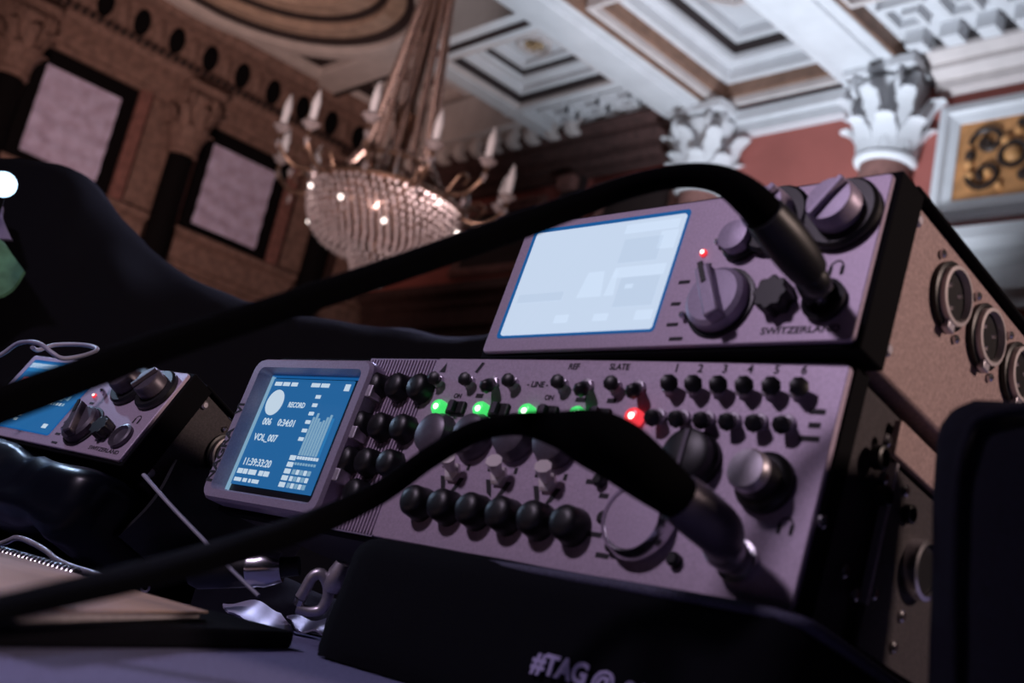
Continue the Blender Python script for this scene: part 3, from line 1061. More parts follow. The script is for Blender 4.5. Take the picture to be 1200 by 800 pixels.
    wide = MB().lathe([(0.0118, 0), (0.0118, 0.003), (0.0108, 0.0045), (0.0100, 0.0072), (0.0080, 0.0082), (0.002, 0.0083)], (0, 0, 0), Y_, 24).mesh('rotary_knob', 40)
    wide.materials.append(M['graphite'])
    for u, v in ((-212.5, -44.0), (-186.0, -43.0), (-158.5, -41.5), (-132.0, -43.0)):
        link('rotary_knob', wide, e, off + Vector((u * q, -0.0015, v * q)))
    # bright three position switches with V shaped marks
    star = MB().tube([(0, 0, 0), (0.002, -0.006, 0.0015), (0.004, -0.011, 0.004)], [0.0022, 0.0028, 0.0040], 8)
    star.lathe([(0.005, 0), (0.005, 0.002), (0.0035, 0.003)], (0, 0, 0), Y_, 6)
    st = star.mesh('metal_switch', 30)
    st.materials.append(M['rim'])
    vm = MB()
    for s in (-1, 1):
        vm.add([(s * 0.0012, -0.0017, -0.0105), (s * 0.0050, -0.0017, -0.0085), (s * 0.0085, -0.0017, -0.002), (s * 0.0050, -0.0017, -0.002)], [(0, 1, 2, 3)])
        vm.add([(s * 0.0075, -0.0017, 0.002), (s * 0.0095, -0.0017, 0.002), (s * 0.0095, -0.0017, 0.005), (s * 0.0075, -0.0017, 0.005)], [(0, 1, 2, 3)])
    vme = vm.mesh('switch_mark', 0)
    vme.materials.append(M['print'])
    for u, v in ((-192.6, -61.5), (-161.4, -60.8), (-130.8, -61.2)):
        s_ = link('metal_switch', st, e, off + Vector((u * q, -0.0015, v * q)))
        link('switch_mark', vme, s_, (0, 0.0015, 0))
    # small black buttons near the dials
    sb = MB().lathe([(0.0030, 0), (0.0030, 0.003), (0.002, 0.004)], (0, 0, 0), Y_, 10).mesh('small_button')
    sb.materials.append(M['black'])
    for u, v in ((-93.0, -74.0), (-84.5, -85.0), (-101.5, -58), (-53.0, -86.5)):
        link('small_button', sb, e, off + Vector((u * q, -0.0015, v * q)))
    # silver dial, black dial, headphone level knob
    d1 = B(MB().lathe([(0.0165, 0), (0.0165, 0.003), (0.0155, 0.007), (0.0140, 0.009), (0.0135, 0.0075), (0.002, 0.007)], (0, 0, 0), Y_, 36), 'jog_dial', 'steel', loc=(-0.0740, -0.0015, -0.0740))
    B(MB().lathe([(0.0128, 0.0065), (0.0128, 0.0078), (0.002, 0.008)], (0, 0, 0), Y_, 30), 'dial_face', 'panel', d1)
    d2 = B(MB().lathe([(0.0125, 0), (0.0125, 0.0025), (0.0112, 0.004), (0.0112, 0.0085), (0.0095, 0.0095), (0.002, 0.0096)], (0, 0, 0), Y_, 30), 'level_dial', 'black', loc=(-0.0575, -0.0015, -0.0455))
    B(MB().box(-0.001, 0.001, -0.0104, -0.009, -0.0100, 0.0100), 'pointer', 'graphite', d2)
    d3 = B(MB().lathe([(0.0122, 0), (0.0122, 0.003), (0.0108, 0.0045), (0.0088, 0.005), (0.0086, 0.012)], (0, 0, 0), Y_, 30), 'headphone_knob', 'black', loc=(-0.0225, -0.0015, -0.0520))
    B(MB().lathe([(0.0084, 0.012), (0.0084, 0.0150), (0.0074, 0.0165), (0.003, 0.0170)], (0, 0, 0), Y_, 26), 'knob_cap', 'satin', d3)
    B(MB().lathe([(0.0085, 0), (0.0085, 0.0025), (0.0055, 0.003), (0.0045, 0.0015)], (0, 0, 0), Y_, 18), 'headphone_jack', 'steel', loc=(-0.0255, -0.0015, -0.0832))

    # --- printed marks on the panel
    def P(body, size, u, v, sx=1.0):
        return text(body, size * q, 'print', e, off + Vector((u * q, -0.00165, v * q)), bold=0.00012, ext=0.00004, sx=sx)
    for k in range(6):
        P(str(k + 1), 5.4, -80 + 12.2 * k, -4.2)
    P('REF', 4.2, -138.5, -4.2)
    P('SLATE', 4.2, -111.5, -4.0)
    P('ON', 3.6, -209.5, -21.5)
    P('- LINE -', 4.2, -157.5, -13.8)
    P('ON', 3.6, -147.5, -20.3)

    def dash(u, v, w=4.5, h=2.2):
        return B(MB().box((u - w / 2) * q, (u + w / 2) * q, -0.0017, -0.0014, (v - h / 2) * q, (v + h / 2) * q), 'printed_mark', 'print')
    for u, v, w in ((-8.7, -21.4, 6.5), (-8.7, -27.0, 5), (-9.5, -32.5, 8.5), (-96.9, -81, 8), (-89.4, -89.2, 7), (-98, -64, 5), (-108, -58.5, 4), (-110, -20.5, 5), (-128, -20.6, 6), (-194, -20.8, 5)):
        dash(u, v, w)
    # triangle and pen marks
    B(MB().add([(-0.2300, -0.0017, -0.0085), (-0.2255, -0.0017, -0.0085), (-0.2265, -0.0017, -0.0030)], [(0, 1, 2)]), 'printed_mark', 'print', ang=0)
    B(MB().add([(-0.2035, -0.0017, -0.0080), (-0.2015, -0.0017, -0.0085), (-0.1985, -0.0017, -0.0030), (-0.2005, -0.0017, -0.0025)], [(0, 1, 2, 3)]), 'printed_mark', 'print', ang=0)
    headphone_mark(e, off + Vector((-0.0100, -0.0017, -0.0670)))

    # --- right flank: connectors, screws, hinged strip
    fl_ = MB().box(0.0, 0.0035, 0.040, 0.185, -0.0205, -0.0055)
    B(fl_, 'flank_strip', 'body_top', bev=0.0008)
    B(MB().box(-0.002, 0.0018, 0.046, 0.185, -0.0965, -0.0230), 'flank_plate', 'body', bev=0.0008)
    B(MB().box(0.0, 0.0035, 0.0435, 0.0455, -0.0800, -0.0225), 'plate_edge', 'satin')
    scw = MB().lathe([(0.0026, 0), (0.0026, 0.0012), (0.0016, 0.002)], (0, 0, 0), (1, 0, 0), 10).mesh('screw')
    scw.materials.append(M['steel'])
    for y, v in ((38, -31), (24, -74), (36, -79), (50, -74), (76, -75), (75, -88), (57, -29), (34, -17), (1.4, -63)):
        link('screw', scw, e, off + Vector((0.0016, y * q, v * q)))
    for y, v, r in ((30, -26, 5.0), (40, -38, 4.0), (62, -37, 4.0)):
        B(MB().lathe([(r * q, 0), (r * q, 0.004), (r * 0.75 * q, 0.0045), (r * 0.7 * q, 0.002)], (0, 0, 0), (1, 0, 0), 16), 'side_socket', 'black', loc=(0.001, y * q, v * q))
    x_ = B(MB().lathe([(0.0125, 0), (0.0125, 0.006), (0.0105, 0.0065), (0.0100, 0.003)], (0, 0, 0), (1, 0, 0), 24), 'side_connector', 'steel', loc=(0.0015, 0.080, -0.054))
    B(MB().lathe([(0.0098, 0.002), (0.0098, 0.0045)], (0, 0, 0), (1, 0, 0), 20), 'connector_face', 'black', x_)
    B(MB().lathe([(0.0125, 0), (0.0125, 0.005), (0.0105, 0.0055), (0.0100, 0.003)], (0, 0, 0), (1, 0, 0), 24), 'side_connector', 'black', loc=(0.0015, 0.120, -0.056))
    return e


def headphone_mark(parent, loc):
    b = MB()
    pts = [(0.0032 * math.cos(PI * k / 10), 0, 0.0032 * math.sin(PI * k / 10)) for k in range(11)]
    for k in range(10):
        p, r = pts[k], pts[k + 1]
        s = 0.78
        b.add([p, r, (r[0] * s, 0, r[2] * s), (p[0] * s, 0, p[2] * s)], [(0, 1, 2, 3)])
    for s in (-1, 1):
        b.add([(s * 0.0034, 0, 0.0005), (s * 0.0018, 0, 0.0005), (s * 0.0018, 0, -0.0035), (s * 0.0034, 0, -0.0035)], [(0, 1, 2, 3)])
    return b.build('headphone_mark', 'print', parent, loc, ang=0)


# ---------------------------------------------------------------- compact recorder (one on top, one in the bag)
def compact_recorder(o, R, label, bright, group):
    e, off = frame_obj('compact_recorder', o, R, (-0.10, 0.095, -0.0775))
    tag(e, label, 'audio recorder', group)

    def B(mb, name, material, parent=e, bev=0.0, ang=35, loc=(0, 0, 0)):
        l = off + Vector(loc) if parent is e else Vector(loc)
        return mb.build(name, material, parent, l, bev=bev, ang=ang)
    dep = 0.190 if bright else 0.165
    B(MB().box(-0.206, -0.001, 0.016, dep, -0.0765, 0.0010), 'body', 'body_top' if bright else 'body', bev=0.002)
    B(MB().box(-0.2085, 0.0025, 0.0012, 0.0205, -0.0775, 0.0022), 'front_collar', 'black_matt', bev=0.001)
    B(MB().prism(rrect(-0.206, 0.0, -0.0752, -0.0003, 0.0025), -0.0012, 0.002), 'front_panel', 'panel', bev=0.0006)
    B(MB().box(-0.209, 0.003, 0.014, dep, 0.0010, 0.0035), 'top_lid', 'black_matt', bev=0.001)
    # screen
    sx0, sx1, sz0, sz1 = -0.1957, -0.0990, -0.0665, -0.0070
    glass = B(MB().prism(rrect(sx0 - 0.003, sx1 + 0.0012, sz0 - 0.0012, sz1 + 0.0026, 0.002), -0.0016, -0.0010), 'screen_surround', 'scr_edge')
    scr = B(MB().prism(rrect(sx0, sx1, sz0, sz1, 0.0015), -0.0022, -0.0015), 'screen', 'scr_white' if bright else 'scr_blue')

    def UV(u0, u1, v0, v1, material):      # per cent of the screen from its top left
        W_, H_ = sx1 - sx0, sz1 - sz0
        return B(MB().box(sx0 + W_ * u0 / 100, sx0 + W_ * u1 / 100, -0.0024, -0.0021, sz1 - H_ * v1 / 100, sz1 - H_ * v0 / 100), 'display_mark', material, scr)
    if bright:
        UV(64, 97, 4, 12, 'scr_white3')
        UV(66, 90, 18, 40, 'scr_white2')
        UV(88, 98, 14, 30, 'scr_white3')
        for a, b_, w0 in ((46, 62, 0.35), (64, 70, 0.6)):
            W_, H_ = sx1 - sx0, sz1 - sz0
            x0, x1 = sx0 + W_ * a / 100, sx0 + W_ * b_ / 100
            z1_, z0_ = sz1 - H_ * 0.46, sz1 - H_ * 0.69
            dx = (x1 - x0) * w0 / 2
            B(MB().add([(x0, -0.0024, z0_), (x1, -0.0024, z0_), (x1 - dx, -0.0024, z1_), (x0 + dx, -0.0024, z1_)], [(0, 1, 2, 3)]), 'display_mark', 'scr_white3', scr, ang=0)
        UV(66, 97, 44, 53, 'scr_white3')
        UV(72, 96, 54, 80, 'scr_white2')
        UV(76, 81, 60, 64, 'scr_white3')
        UV(36, 45, 84, 91, 'scr_white3')
        UV(62, 71, 85, 91, 'scr_white3')
        UV(88, 98, 84, 92, 'scr_white3')
        UV(4, 36, 62, 70, 'scr_white2')
    else:
        UV(0, 100, 0, 16, 'scr_blue2')
        UV(0, 40, 2, 10, 'scr_text')
        UV(6, 14, 26, 36, 'scr_red')
        UV(20, 44, 24, 42, 'scr_green')
        for k in range(10):
            UV(50 + 4.2 * k, 53 + 4.2 * k, 44 + (k % 3) * 2, 50 + (k % 4), 'scr_dim')
            UV(50 + 4.2 * k, 52.6 + 4.2 * k, 56, 60, 'scr_text' if k % 3 else 'scr_dim')
        UV(84, 90, 18, 28, 'scr_text')
        UV(40, 47, 80, 83, 'scr_text')
        UV(41, 46, 86, 90, 'scr_text')
        UV(86, 92, 88, 94, 'scr_text')
        UV(24, 40, 58, 62, 'scr_dim')
    # indicator
    l_ = B(MB().lathe([(0.0018, 0), (0.0018, 0.001), (0.0008, 0.0016)], (0, 0, 0), Y_, 12), 'indicator_light', 'led_red', loc=(-0.0830, -0.0012, -0.0295))
    B(MB().lathe([(0.0011, 0.0013), (0.0008, 0.0020)], (0, 0, 0), Y_, 10), 'glow_core', 'led_red_core', l_)
    l_['label'] = 'tiny lit indicator'
    # selector: skirt ring, body and raised pointer bar
    s = B(MB().lathe([(0.0165, 0), (0.0165, 0.0012), (0.0150, 0.0014), (0.0148, 0.0006)], (0, 0, 0), Y_, 36), 'selector_knob', 'black', loc=(-0.0655, -0.0012, -0.0555))
    B(MB().lathe([(0.0146, 0.0002), (0.0140, 0.006), (0.0120, 0.0075), (0.002, 0.0078)], (0, 0, 0), Y_, 32), 'knob_body', 'graphite' if not bright else 'panel_dark', s)
    bar = MB().box(-0.0036, 0.0036, -0.0125, -0.006, -0.0135, 0.0135)
    bo = B(bar, 'pointer_bar', 'panel_dark' if bright else 'graphite', s, bev=0.0012)
    bo.rotation_euler = (0, math.radians(-28), 0)
    pk = B(MB().box(-0.0012, 0.0012, -0.0130, -0.012, 0.004, 0.0150), 'pointer_line', 'black', s)
    pk.rotation_euler = (0, math.radians(-28), 0)
    for u, v, w_ in ((-79.5, -35.8, 5), (-89, -43.5, 6), (-90, -54.4, 5), (-88.2, -64.7, 6), (-84, -71.8, 7)):
        B(MB().box((u - w_ / 2) * q, (u + w_ / 2) * q, -0.00145, -0.0011, (v - 0.8) * q, (v + 0.8) * q), 'printed_mark', 'print')
    pin = MB().lathe([(0.0016, 0), (0.0016, 0.003), (0.0008, 0.004)], (0, 0, 0), Y_, 10).mesh('pin')
    pin.materials.append(M['steel'])
    for u, v in ((-82.4, -61.4), (-75.3, -25.7)):
        link('pin', pin, e, off + Vector((u * q, -0.0012, v * q)))
    # two large knobs: black skirt with flat silver face
    big = MB().lathe([(0.0165, 0), (0.0165, 0.003), (0.0150, 0.0045)], (0, 0, 0), Y_, 32).mesh('level_knob', 40)
    big.materials.append(M['black'])
    gk = MB().lathe([(0.0110, 0.0040), (0.0105, 0.0120), (0.0095, 0.0135), (0.0020, 0.0138)], (0, 0, 0), Y_, 28).mesh('knob_cap', 40)
    gk.materials.append(M['panel_dark' if bright else 'graphite'])
    gb = MB().box(-0.0015, 0.0015, -0.0165, -0.0135, -0.0098, 0.0098).mesh('finger_bar', 0)
    gb.materials.append(M['panel_dark' if bright else 'graphite'])
    for u, v in ((-49.0, -17.5), (-17.5, -18.5)):
        k_ = link('level_knob', big, e, off + Vector((u * q, -0.0012, v * q)))
        link('knob_cap', gk, k_)
        f_ = link('finger_bar', gb, k_, bev=0.0005)
        f_.rotation_euler = (0, 0.6, 0)
    if bright:
        k_ = B(MB().lathe([(0.0090, 0), (0.0090, 0.002), (0.0078, 0.003), (0.0076, 0.001)], (0, 0, 0), Y_, 24), 'line_knob', 'black', loc=(-0.0640, -0.0012, -0.0265))
        B(MB().lathe([(0.0074, 0.0005), (0.0070, 0.008), (0.002, 0.0085)], (0, 0, 0), Y_, 22), 'knob_cap', 'panel_dark', k_)
    lob = MB()
    n = 48
    for (r0, y0), (r1, y1) in (((0.0074, 0), (0.0074, -0.008)),):
        ol = [((r0 + 0.0007 * math.cos(8 * 2 * PI * k / n)) * math.cos(2 * PI * k / n), (r0 + 0.0007 * math.cos(8 * 2 * PI * k / n)) * math.sin(2 * PI * k / n)) for k in range(n)]
        lob.prism(ol, y1, y0)
    B(lob, 'fluted_knob', 'black', loc=(-0.0370, -0.0012, -0.0562), bev=0.0006, ang=30)
    j = B(MB().lathe([(0.0092, 0), (0.0092, 0.003), (0.0075, 0.0036), (0.0060, 0.0015), (0.002, 0.0012)], (0, 0, 0), Y_, 24), 'headphone_jack', 'black' if bright else 'graphite', loc=(-0.0155, -0.0012, -0.0580))
    headphone_mark(e, off + Vector((-0.0146, -0.0014, -0.0425)))
    # maker's country along the lower edge
    text('SWITZERLAND', 0.0043, 'print', e, off + Vector((-0.0240, -0.00135, -0.0700)), bold=0.00008, ext=0.00004, sx=1.22)
    # right flank: round connectors with steel rims
    for i, y in enumerate((0.060, 0.096, 0.132, 0.166) if bright else (0.060, 0.096, 0.132)):
        x_ = B(MB().lathe([(0.0150, 0), (0.0150, 0.002), (0.0135, 0.0025), (0.0130, 0.001), (0.0120, 0.001)], (0, 0, 0), (1, 0, 0), 28), 'side_connector', 'black', loc=(-0.0005, y, -0.022))
        B(MB().lathe([(0.0128, 0.0012), (0.0128, 0.0050), (0.0112, 0.0052), (0.0110, 0.0012)], (0, 0, 0), (1, 0, 0), 28, cap=False), 'rim', 'rim', x_)
        B(MB().lathe([(0.0111, 0.0008), (0.0111, 0.0020)], (0, 0, 0), (1, 0, 0), 24), 'connector_face', 'black', x_)
        for a in range(3):
            t = 2 * PI * a / 3 + 0.5
            B(MB().lathe([(0.0014, 0.002), (0.0010, 0.0035)], (0, 0.0055 * math.cos(t), 0.0055 * math.sin(t)), (1, 0, 0), 8), 'contact', 'steel', x_)
        B(MB().box(0.0012, 0.0045, -0.003, 0.003, -0.0165, -0.0120), 'latch', 'satin', x_, bev=0.0006)
        for s in (-1, 1):
            B(MB().lathe([(0.0020, 0), (0.0020, 0.0012), (0.001, 0.002)], (0, s * 0.0125, -s * 0.0135), (1, 0, 0), 8), 'screw', 'steel', x_)
    scw = MB().lathe([(0.0030, 0), (0.0030, 0.0015), (0.0018, 0.0026)], (0, 0, 0), (1, 0, 0), 12).mesh('screw')
    scw.materials.append(M['satin'])
    for y, v in ((23, -66.4), (23, -7.5), (120, -68)):
        link('screw', scw, e, off + Vector((-0.001, y * q, v * q)))
    return e


wide_recorder()
GR = 'compact recorders of the same model'
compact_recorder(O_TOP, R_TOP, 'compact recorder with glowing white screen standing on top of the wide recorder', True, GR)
compact_recorder(O_LEFT, R_LEFT, 'compact recorder with dark blue screen tilted back in the black bag at far left', False, GR)

# ---------------------------------------------------------------- padded stand under the wide recorder
def rounded_box(x0, x1, y0, y1, z0, z1, r, n=3, nz=None, wob=0.0, seed=0):
    """soft box as a stack of rounded outlines; wob makes the skin uneven"""
    b = MB()
    zs = []
    for k in range(n + 1):
        a = PI / 2 * k / n
        zs.append((z0 + r - r * math.cos(a), r - r * math.sin(a)))
    mid = nz or 6
    for k in range(1, mid):
        zs.append((z0 + r + (z1 - z0 - 2 * r) * k / mid, 0))
    for k in range(n + 1):
        a = PI / 2 * k / n
        zs.append((z1 - r + r * math.sin(a), r - r * math.cos(a)))
    loops = []
    for z, ins in zs:
        ol = []
        rr = max(r - ins * 0.6, r * 0.3)
        for x, y in rrect(x0 + ins, x1 - ins, y0 + ins, y1 - ins, rr, 5):
            ol.append((x, y))
        # subdivide long sides
        fine = []
        for i in range(len(ol)):
            a, c = Vector(ol[i]), Vector(ol[(i + 1) % len(ol)])
            k = max(1, int((c - a).length / 0.012))
            fine += [tuple(a.lerp(c, s / k)) for s in range(k)]
        loops.append((z, fine))
    cnt = max(len(f) for _, f in loops)
    rings = []
    for z, f in loops:
        # resample every outline by arc length to a common count
        per = [0]
        for i in range(len(f)):
            per.append(per[-1] + (Vector(f[(i + 1) % len(f)]) - Vector(f[i])).length)
        tot = per[-1]
        out = []
        i = 0
        for s in range(cnt):
            d = tot * s / cnt
            while per[i + 1] < d:
                i += 1
            t = (d - per[i]) / max(1e-9, per[i + 1] - per[i])
            p = Vector(f[i]).lerp(Vector(f[(i + 1) % len(f)]), t)
            v = Vector((p.x, p.y, z))
            if wob:
                dv = noise.noise_vector(v * 14 + Vector((seed, 0, 0))) * wob + noise.noise_vector(v * 45 + Vector((seed, 3, 0))) * wob * 0.5
                v = v + dv
            out.append(v)
        rings.append(out)
    vs_ = [p for r_ in rings for p in r_]
    fs = []
    for k in range(len(rings) - 1):
        for i in range(cnt):
            j = (i + 1) % cnt
            fs.append((k * cnt + i, k * cnt + j, (k + 1) * cnt + j, (k + 1) * cnt + i))
    fs.append(tuple(reversed(range(cnt))))
    fs.append(tuple((len(rings) - 1) * cnt + i for i in range(cnt)))
    return b.add(vs_, fs)


def clamp_desk(mb, o, R):
    """press the underside of a soft thing flat on the desk"""
    Rm, O = Matrix(R), Vector(o)
    out = []
    for p in mb.v:
        wv = O + Rm @ Vector(p)
        if wv.z < TZ + 0.0006:
            wv.z = TZ + 0.0006
            out.append(tuple(Rm.transposed() @ (wv - O)))
        else:
            out.append(p)
    mb.v = out
    return mb


def padded_stand():
    e, off = frame_obj('padded_stand', O_LOW, R_LOW, (-0.10, 0.09, -0.150))
    tag(e, 'black padded bag with pale lettering carrying the wide recorder', 'bag')
    b = rounded_box(-0.222, 0.016, -0.024, 0.150, -0.168, -0.1005, 0.012, 4, 6, 0.0014, 2)
    clamp_desk(b, O_LOW, R_LOW).build('cushion', 'fabric', e, off, ang=60)
    # piping seam along the upper front edge
    pts = spline([(-0.214, -0.0145, -0.1062), (-0.10, -0.0195, -0.1045), (-0.02, -0.0200, -0.1035), (0.008, -0.0165, -0.1035), (0.0150, -0.002, -0.1040), (0.0155, 0.06, -0.1060), (0.0155, 0.13, -0.108)], 6)
    MB().tube(pts, 0.0024, 8).build('piping', 'piping', e, off, ang=60)
    text('#TAG', 0.0105, 'lettering', e, off + Vector((-0.0722, -0.0262, -0.1395)), (PI / 2, 0.0, 0), bold=0.0004, ext=0.0003)
    text('@', 0.0105, 'lettering', e, off + Vector((-0.0510, -0.0262, -0.1405)), (PI / 2, 0.0, 0), bold=0.0002, ext=0.0003)
    text('c', 0.0105, 'lettering', e, off + Vector((-0.0395, -0.0262, -0.1392)), (PI / 2, 0.0, 0), bold=0.0002, ext=0.0003)
    text('r', 0.0105, 'lettering', e, off + Vector((-0.0325, -0.0262, -0.1390)), (PI / 2, 0.0, 0), bold=0.0002, ext=0.0003)
    return e


padded_stand()


# ---------------------------------------------------------------- black bag standing at the right edge
def basis_obj(name, origin, xdir, zdir):
    z = Vector(zdir).normalized()
    y = z.cross(Vector(xdir)).normalized()
    x = y.cross(z)
    mm = Matrix((x, y, z)).transposed().to_4x4()
    mm.translation = up(origin)
    e = empty(name)
    e.matrix_world = mm
    return e


pA, pB = at(1078, 830, 0.350), at(1094, 458, 0.372)
rb = basis_obj('camera_bag', pA, (0.93, 0.36, 0), pB - pA)
tag(rb, 'upright black fabric bag with rounded shoulder at the right edge', 'bag')
hgt = (pB - pA).length
rounded_box(0.0, 0.17, 0.0, 0.10, -0.02, hgt, 0.014, 4, 10, 0.0020, 9).build('bag_shell', 'fabric_blue', rb, ang=60)
MB().tube(spline([(0.010, -0.001, -0.01), (0.008, -0.0015, hgt * 0.5), (0.010, -0.001, hgt - 0.018), (0.022, -0.0005, hgt - 0.006), (0.08, 0.0, hgt - 0.003), (0.16, 0.0, hgt - 0.004)], 5), 0.0018, 7).build('seam', 'fabric_blue', rb, ang=60)


# ---------------------------------------------------------------- cables
def cable(label, pts, plug, n=14):
    e = empty('headphone_cable', up(pts[0][:3]))
    tag(e, label, 'cable', 'black headphone cables plugged into the recorders')
    o = Vector(pts[0][:3])
    sp = spline([(p[0] - o.x, p[1] - o.y, p[2] - o.z, p[3]) for p in pts], 8)
    MB().tube([s[:3] for s in sp], [s[3] for s in sp], n).build('cord', 'rubber', e, ang=60)
    for nm, mt, a in plug:
        s2 = spline([(p[0] - o.x, p[1] - o.y, p[2] - o.z, p[3]) for p in a], 4)
        MB().tube([s[:3] for s in s2], [s[3] for s in s2], 20).build(nm, mt, e, ang=40)
    return e


def P4(px, py, d, r):
    v = at(px, py, d)
    return (v.x, v.y, v.z, r)


def loc_pt(o, R, p, r):
    v = Vector(o) + Matrix(R) @ Vector(p)
    return (v.x, v.y, v.z, r)


jl = (-0.0255, -0.002, -0.0832)
cable('black cable from the lower recorder sweeping across its switches to the lower left', [
    P4(800, 586, 0.397, 0.0080), P4(762, 556, 0.390, 0.0098), P4(725, 528, 0.388, 0.0108), P4(690, 512, 0.390, 0.0100), P4(655, 503, 0.395, 0.0066), P4(610, 497, 0.402, 0.0042), P4(560, 505, 0.408, 0.0040),
    P4(505, 535, 0.41, 0.0040), P4(445, 577, 0.405, 0.0042), P4(370, 612, 0.39, 0.0046), P4(280, 642, 0.345, 0.0044), P4(190, 668, 0.30, 0.0040), P4(100, 690, 0.26, 0.0035), P4(0, 713, 0.225, 0.0031), P4(-120, 742, 0.19, 0.0029)],
    [('plug_tip', 'steel', [loc_pt(O_LOW, R_LOW, jl, 0.0034), loc_pt(O_LOW, R_LOW, (-0.0268, -0.009, -0.0822), 0.0034)]),
     ('plug_collar', 'satin', [loc_pt(O_LOW, R_LOW, (-0.0265, -0.006, -0.0824), 0.0072), loc_pt(O_LOW, R_LOW, (-0.0275, -0.010, -0.0815), 0.0076), loc_pt(O_LOW, R_LOW, (-0.0285, -0.013, -0.0806), 0.0072)]),
     ('plug_barrel', 'graphite', [loc_pt(O_LOW, R_LOW, (-0.0280, -0.011, -0.0810), 0.0070), P4(842, 622, 0.404, 0.0090), P4(815, 598, 0.399, 0.0094), P4(795, 582, 0.396, 0.0088)])])
jt = (-0.0155, -0.003, -0.0580)
cable('black cable from the upper recorder arching over its screen to the far left', [
    P4(905, 262, 0.400, 0.0068), P4(880, 234, 0.398, 0.0066), P4(845, 211, 0.400, 0.0052), P4(800, 206, 0.405, 0.0044), P4(740, 218, 0.41, 0.0043), P4(680, 239, 0.41, 0.0046), P4(600, 268, 0.405, 0.0050), P4(500, 303, 0.39, 0.0048),
    P4(400, 337, 0.375, 0.0047), P4(300, 370, 0.36, 0.0046), P4(200, 402, 0.345, 0.0047), P4(100, 438, 0.33, 0.0052), P4(0, 474, 0.315, 0.0055), P4(-120, 515, 0.30, 0.0055)],
    [('plug_tip', 'steel', [loc_pt(O_TOP, R_TOP, jt, 0.0034), loc_pt(O_TOP, R_TOP, (-0.0165, -0.010, -0.0560), 0.0034)]),
     ('plug_collar', 'black', [loc_pt(O_TOP, R_TOP, (-0.0158, -0.005, -0.0575), 0.0064), loc_pt(O_TOP, R_TOP, (-0.0170, -0.012, -0.0550), 0.0060), P4(958, 332, 0.415, 0.0052), P4(948, 318, 0.411, 0.0052)]),
     ('plug_barrel', 'black', [P4(948, 318, 0.411, 0.0070), P4(935, 300, 0.407, 0.0080), P4(915, 274, 0.402, 0.0082), P4(896, 251, 0.398, 0.0074)])])


# ---------------------------------------------------------------- bag holding the far left recorder
def left_bag():
    e, off = frame_obj('recorder_bag', O_LEFT, R_LEFT, (-0.10, 0.10, -0.10))
    tag(e, 'soft black bag holding the tilted left recorder', 'bag')
    clamp_desk(rounded_box(-0.235, 0.008, -0.012, 0.19, -0.135, -0.0800, 0.014, 3, 10, 0.008, 5), O_LEFT, R_LEFT).build('bag_base', 'gloss', e, off, ang=60)
    # leather side flap that bulges off the flank
    vs_ = []
    NU, NV = 12, 12
    for i in range(NU + 1):
        for j in range(NV + 1):
            u, v = i / NU, j / NV
            y = 0.028 + 0.105 * u
            top = -0.030 - 0.02 * math.cos(u * PI * 1.6)
            z = -0.112 + (top + 0.112) * v
            x = 0.008 + 0.012 * math.sin(PI * v * 0.9) * math.sin(PI * (0.15 + 0.75 * u)) + 0.003 * math.sin(7 * u + 4 * v)
            vs_.append((x, y, z))
    k = len(vs_)
    vs2 = vs_ + [(x - 0.0035, y, z) for x, y, z in vs_]
    fs = []
    for i in range(NU):
        for j in range(NV):
            a = i * (NV + 1) + j
            fs.append((a, a + NV + 1, a + NV + 2, a + 1))
            fs.append((k + a, k + a + 1, k + a + NV + 2, k + a + NV + 1))
    edge = [i * (NV + 1) for i in range(NU + 1)] + [NU * (NV + 1) + j for j in range(1, NV + 1)] + [i * (NV + 1) + NV for i in range(NU - 1, -1, -1)] + [j for j in range(NV - 1, 0, -1)]
    for i in range(len(edge)):
        a, b = edge[i], edge[(i + 1) % len(edge)]
        fs.append((a, k + a, k + b, b))
    clamp_desk(MB().add(vs2, fs), O_LEFT, R_LEFT).build('side_flap', 'leather', e, off, ang=60)
    return e


left_bag()


# ---------------------------------------------------------------- draped and crumpled black cloths
def strip_cloth(name, label, cat, ridge, fwd_w, back_w, base_z, material, amp=0.02, seed=0, fscale=5.0):
    """cloth mound: a ridge line (px, py, depth) with a front slope towards the lens and a back slope"""
    rp = spline([tuple(at(*r)) for r in ridge], 6)
    o = Vector(rp[len(rp) // 2])
    o.z = base_z
    NV = 22
    rows = []
    for i, p in enumerate(rp):
        p = Vector(p)
        to = Vector((-p.x, -p.y, 0)).normalized()
        row = []
        for j in range(NV + 1):
            t = j / NV * 2 - 1            # -1 back foot, 0 ridge, 1 front foot
            wdt = fwd_w if t > 0 else back_w
            h = (p.z - base_z) * (1 - abs(t) ** 1.7)
            v = Vector((p.x, p.y, base_z + h)) + to * wdt * t
            nv = noise.noise_vector(Vector((v.x * fscale, v.y * fscale, v.z * fscale * 1.3 + seed)))
            k = min(1.0, abs(t) * 3)
            v += nv * amp * (0.25 + 0.75 * k) + noise.noise_vector(Vector((v.x * fscale * 4, v.y * fscale * 4, seed))) * amp * 0.3
            if v.z < base_z + 0.001:
                v.z = base_z + 0.001
            row.append(tuple(v - o))
        rows.append(row)
    b = MB()
    n = NV + 1
    vs_ = [p for r in rows for p in r]
    fs = [(i * n + j, (i + 1) * n + j, (i + 1) * n + j + 1, i * n + j + 1) for i in range(len(rows) - 1) for j in range(NV)]
    fs.append(tuple(range(n)))
    fs.append(tuple(reversed([(len(rows) - 1) * n + j for j in range(n)])))
    ob = b.add(vs_, fs).build(name, material, None, up(o), ang=70)
    tag(ob, label, cat)
    return ob


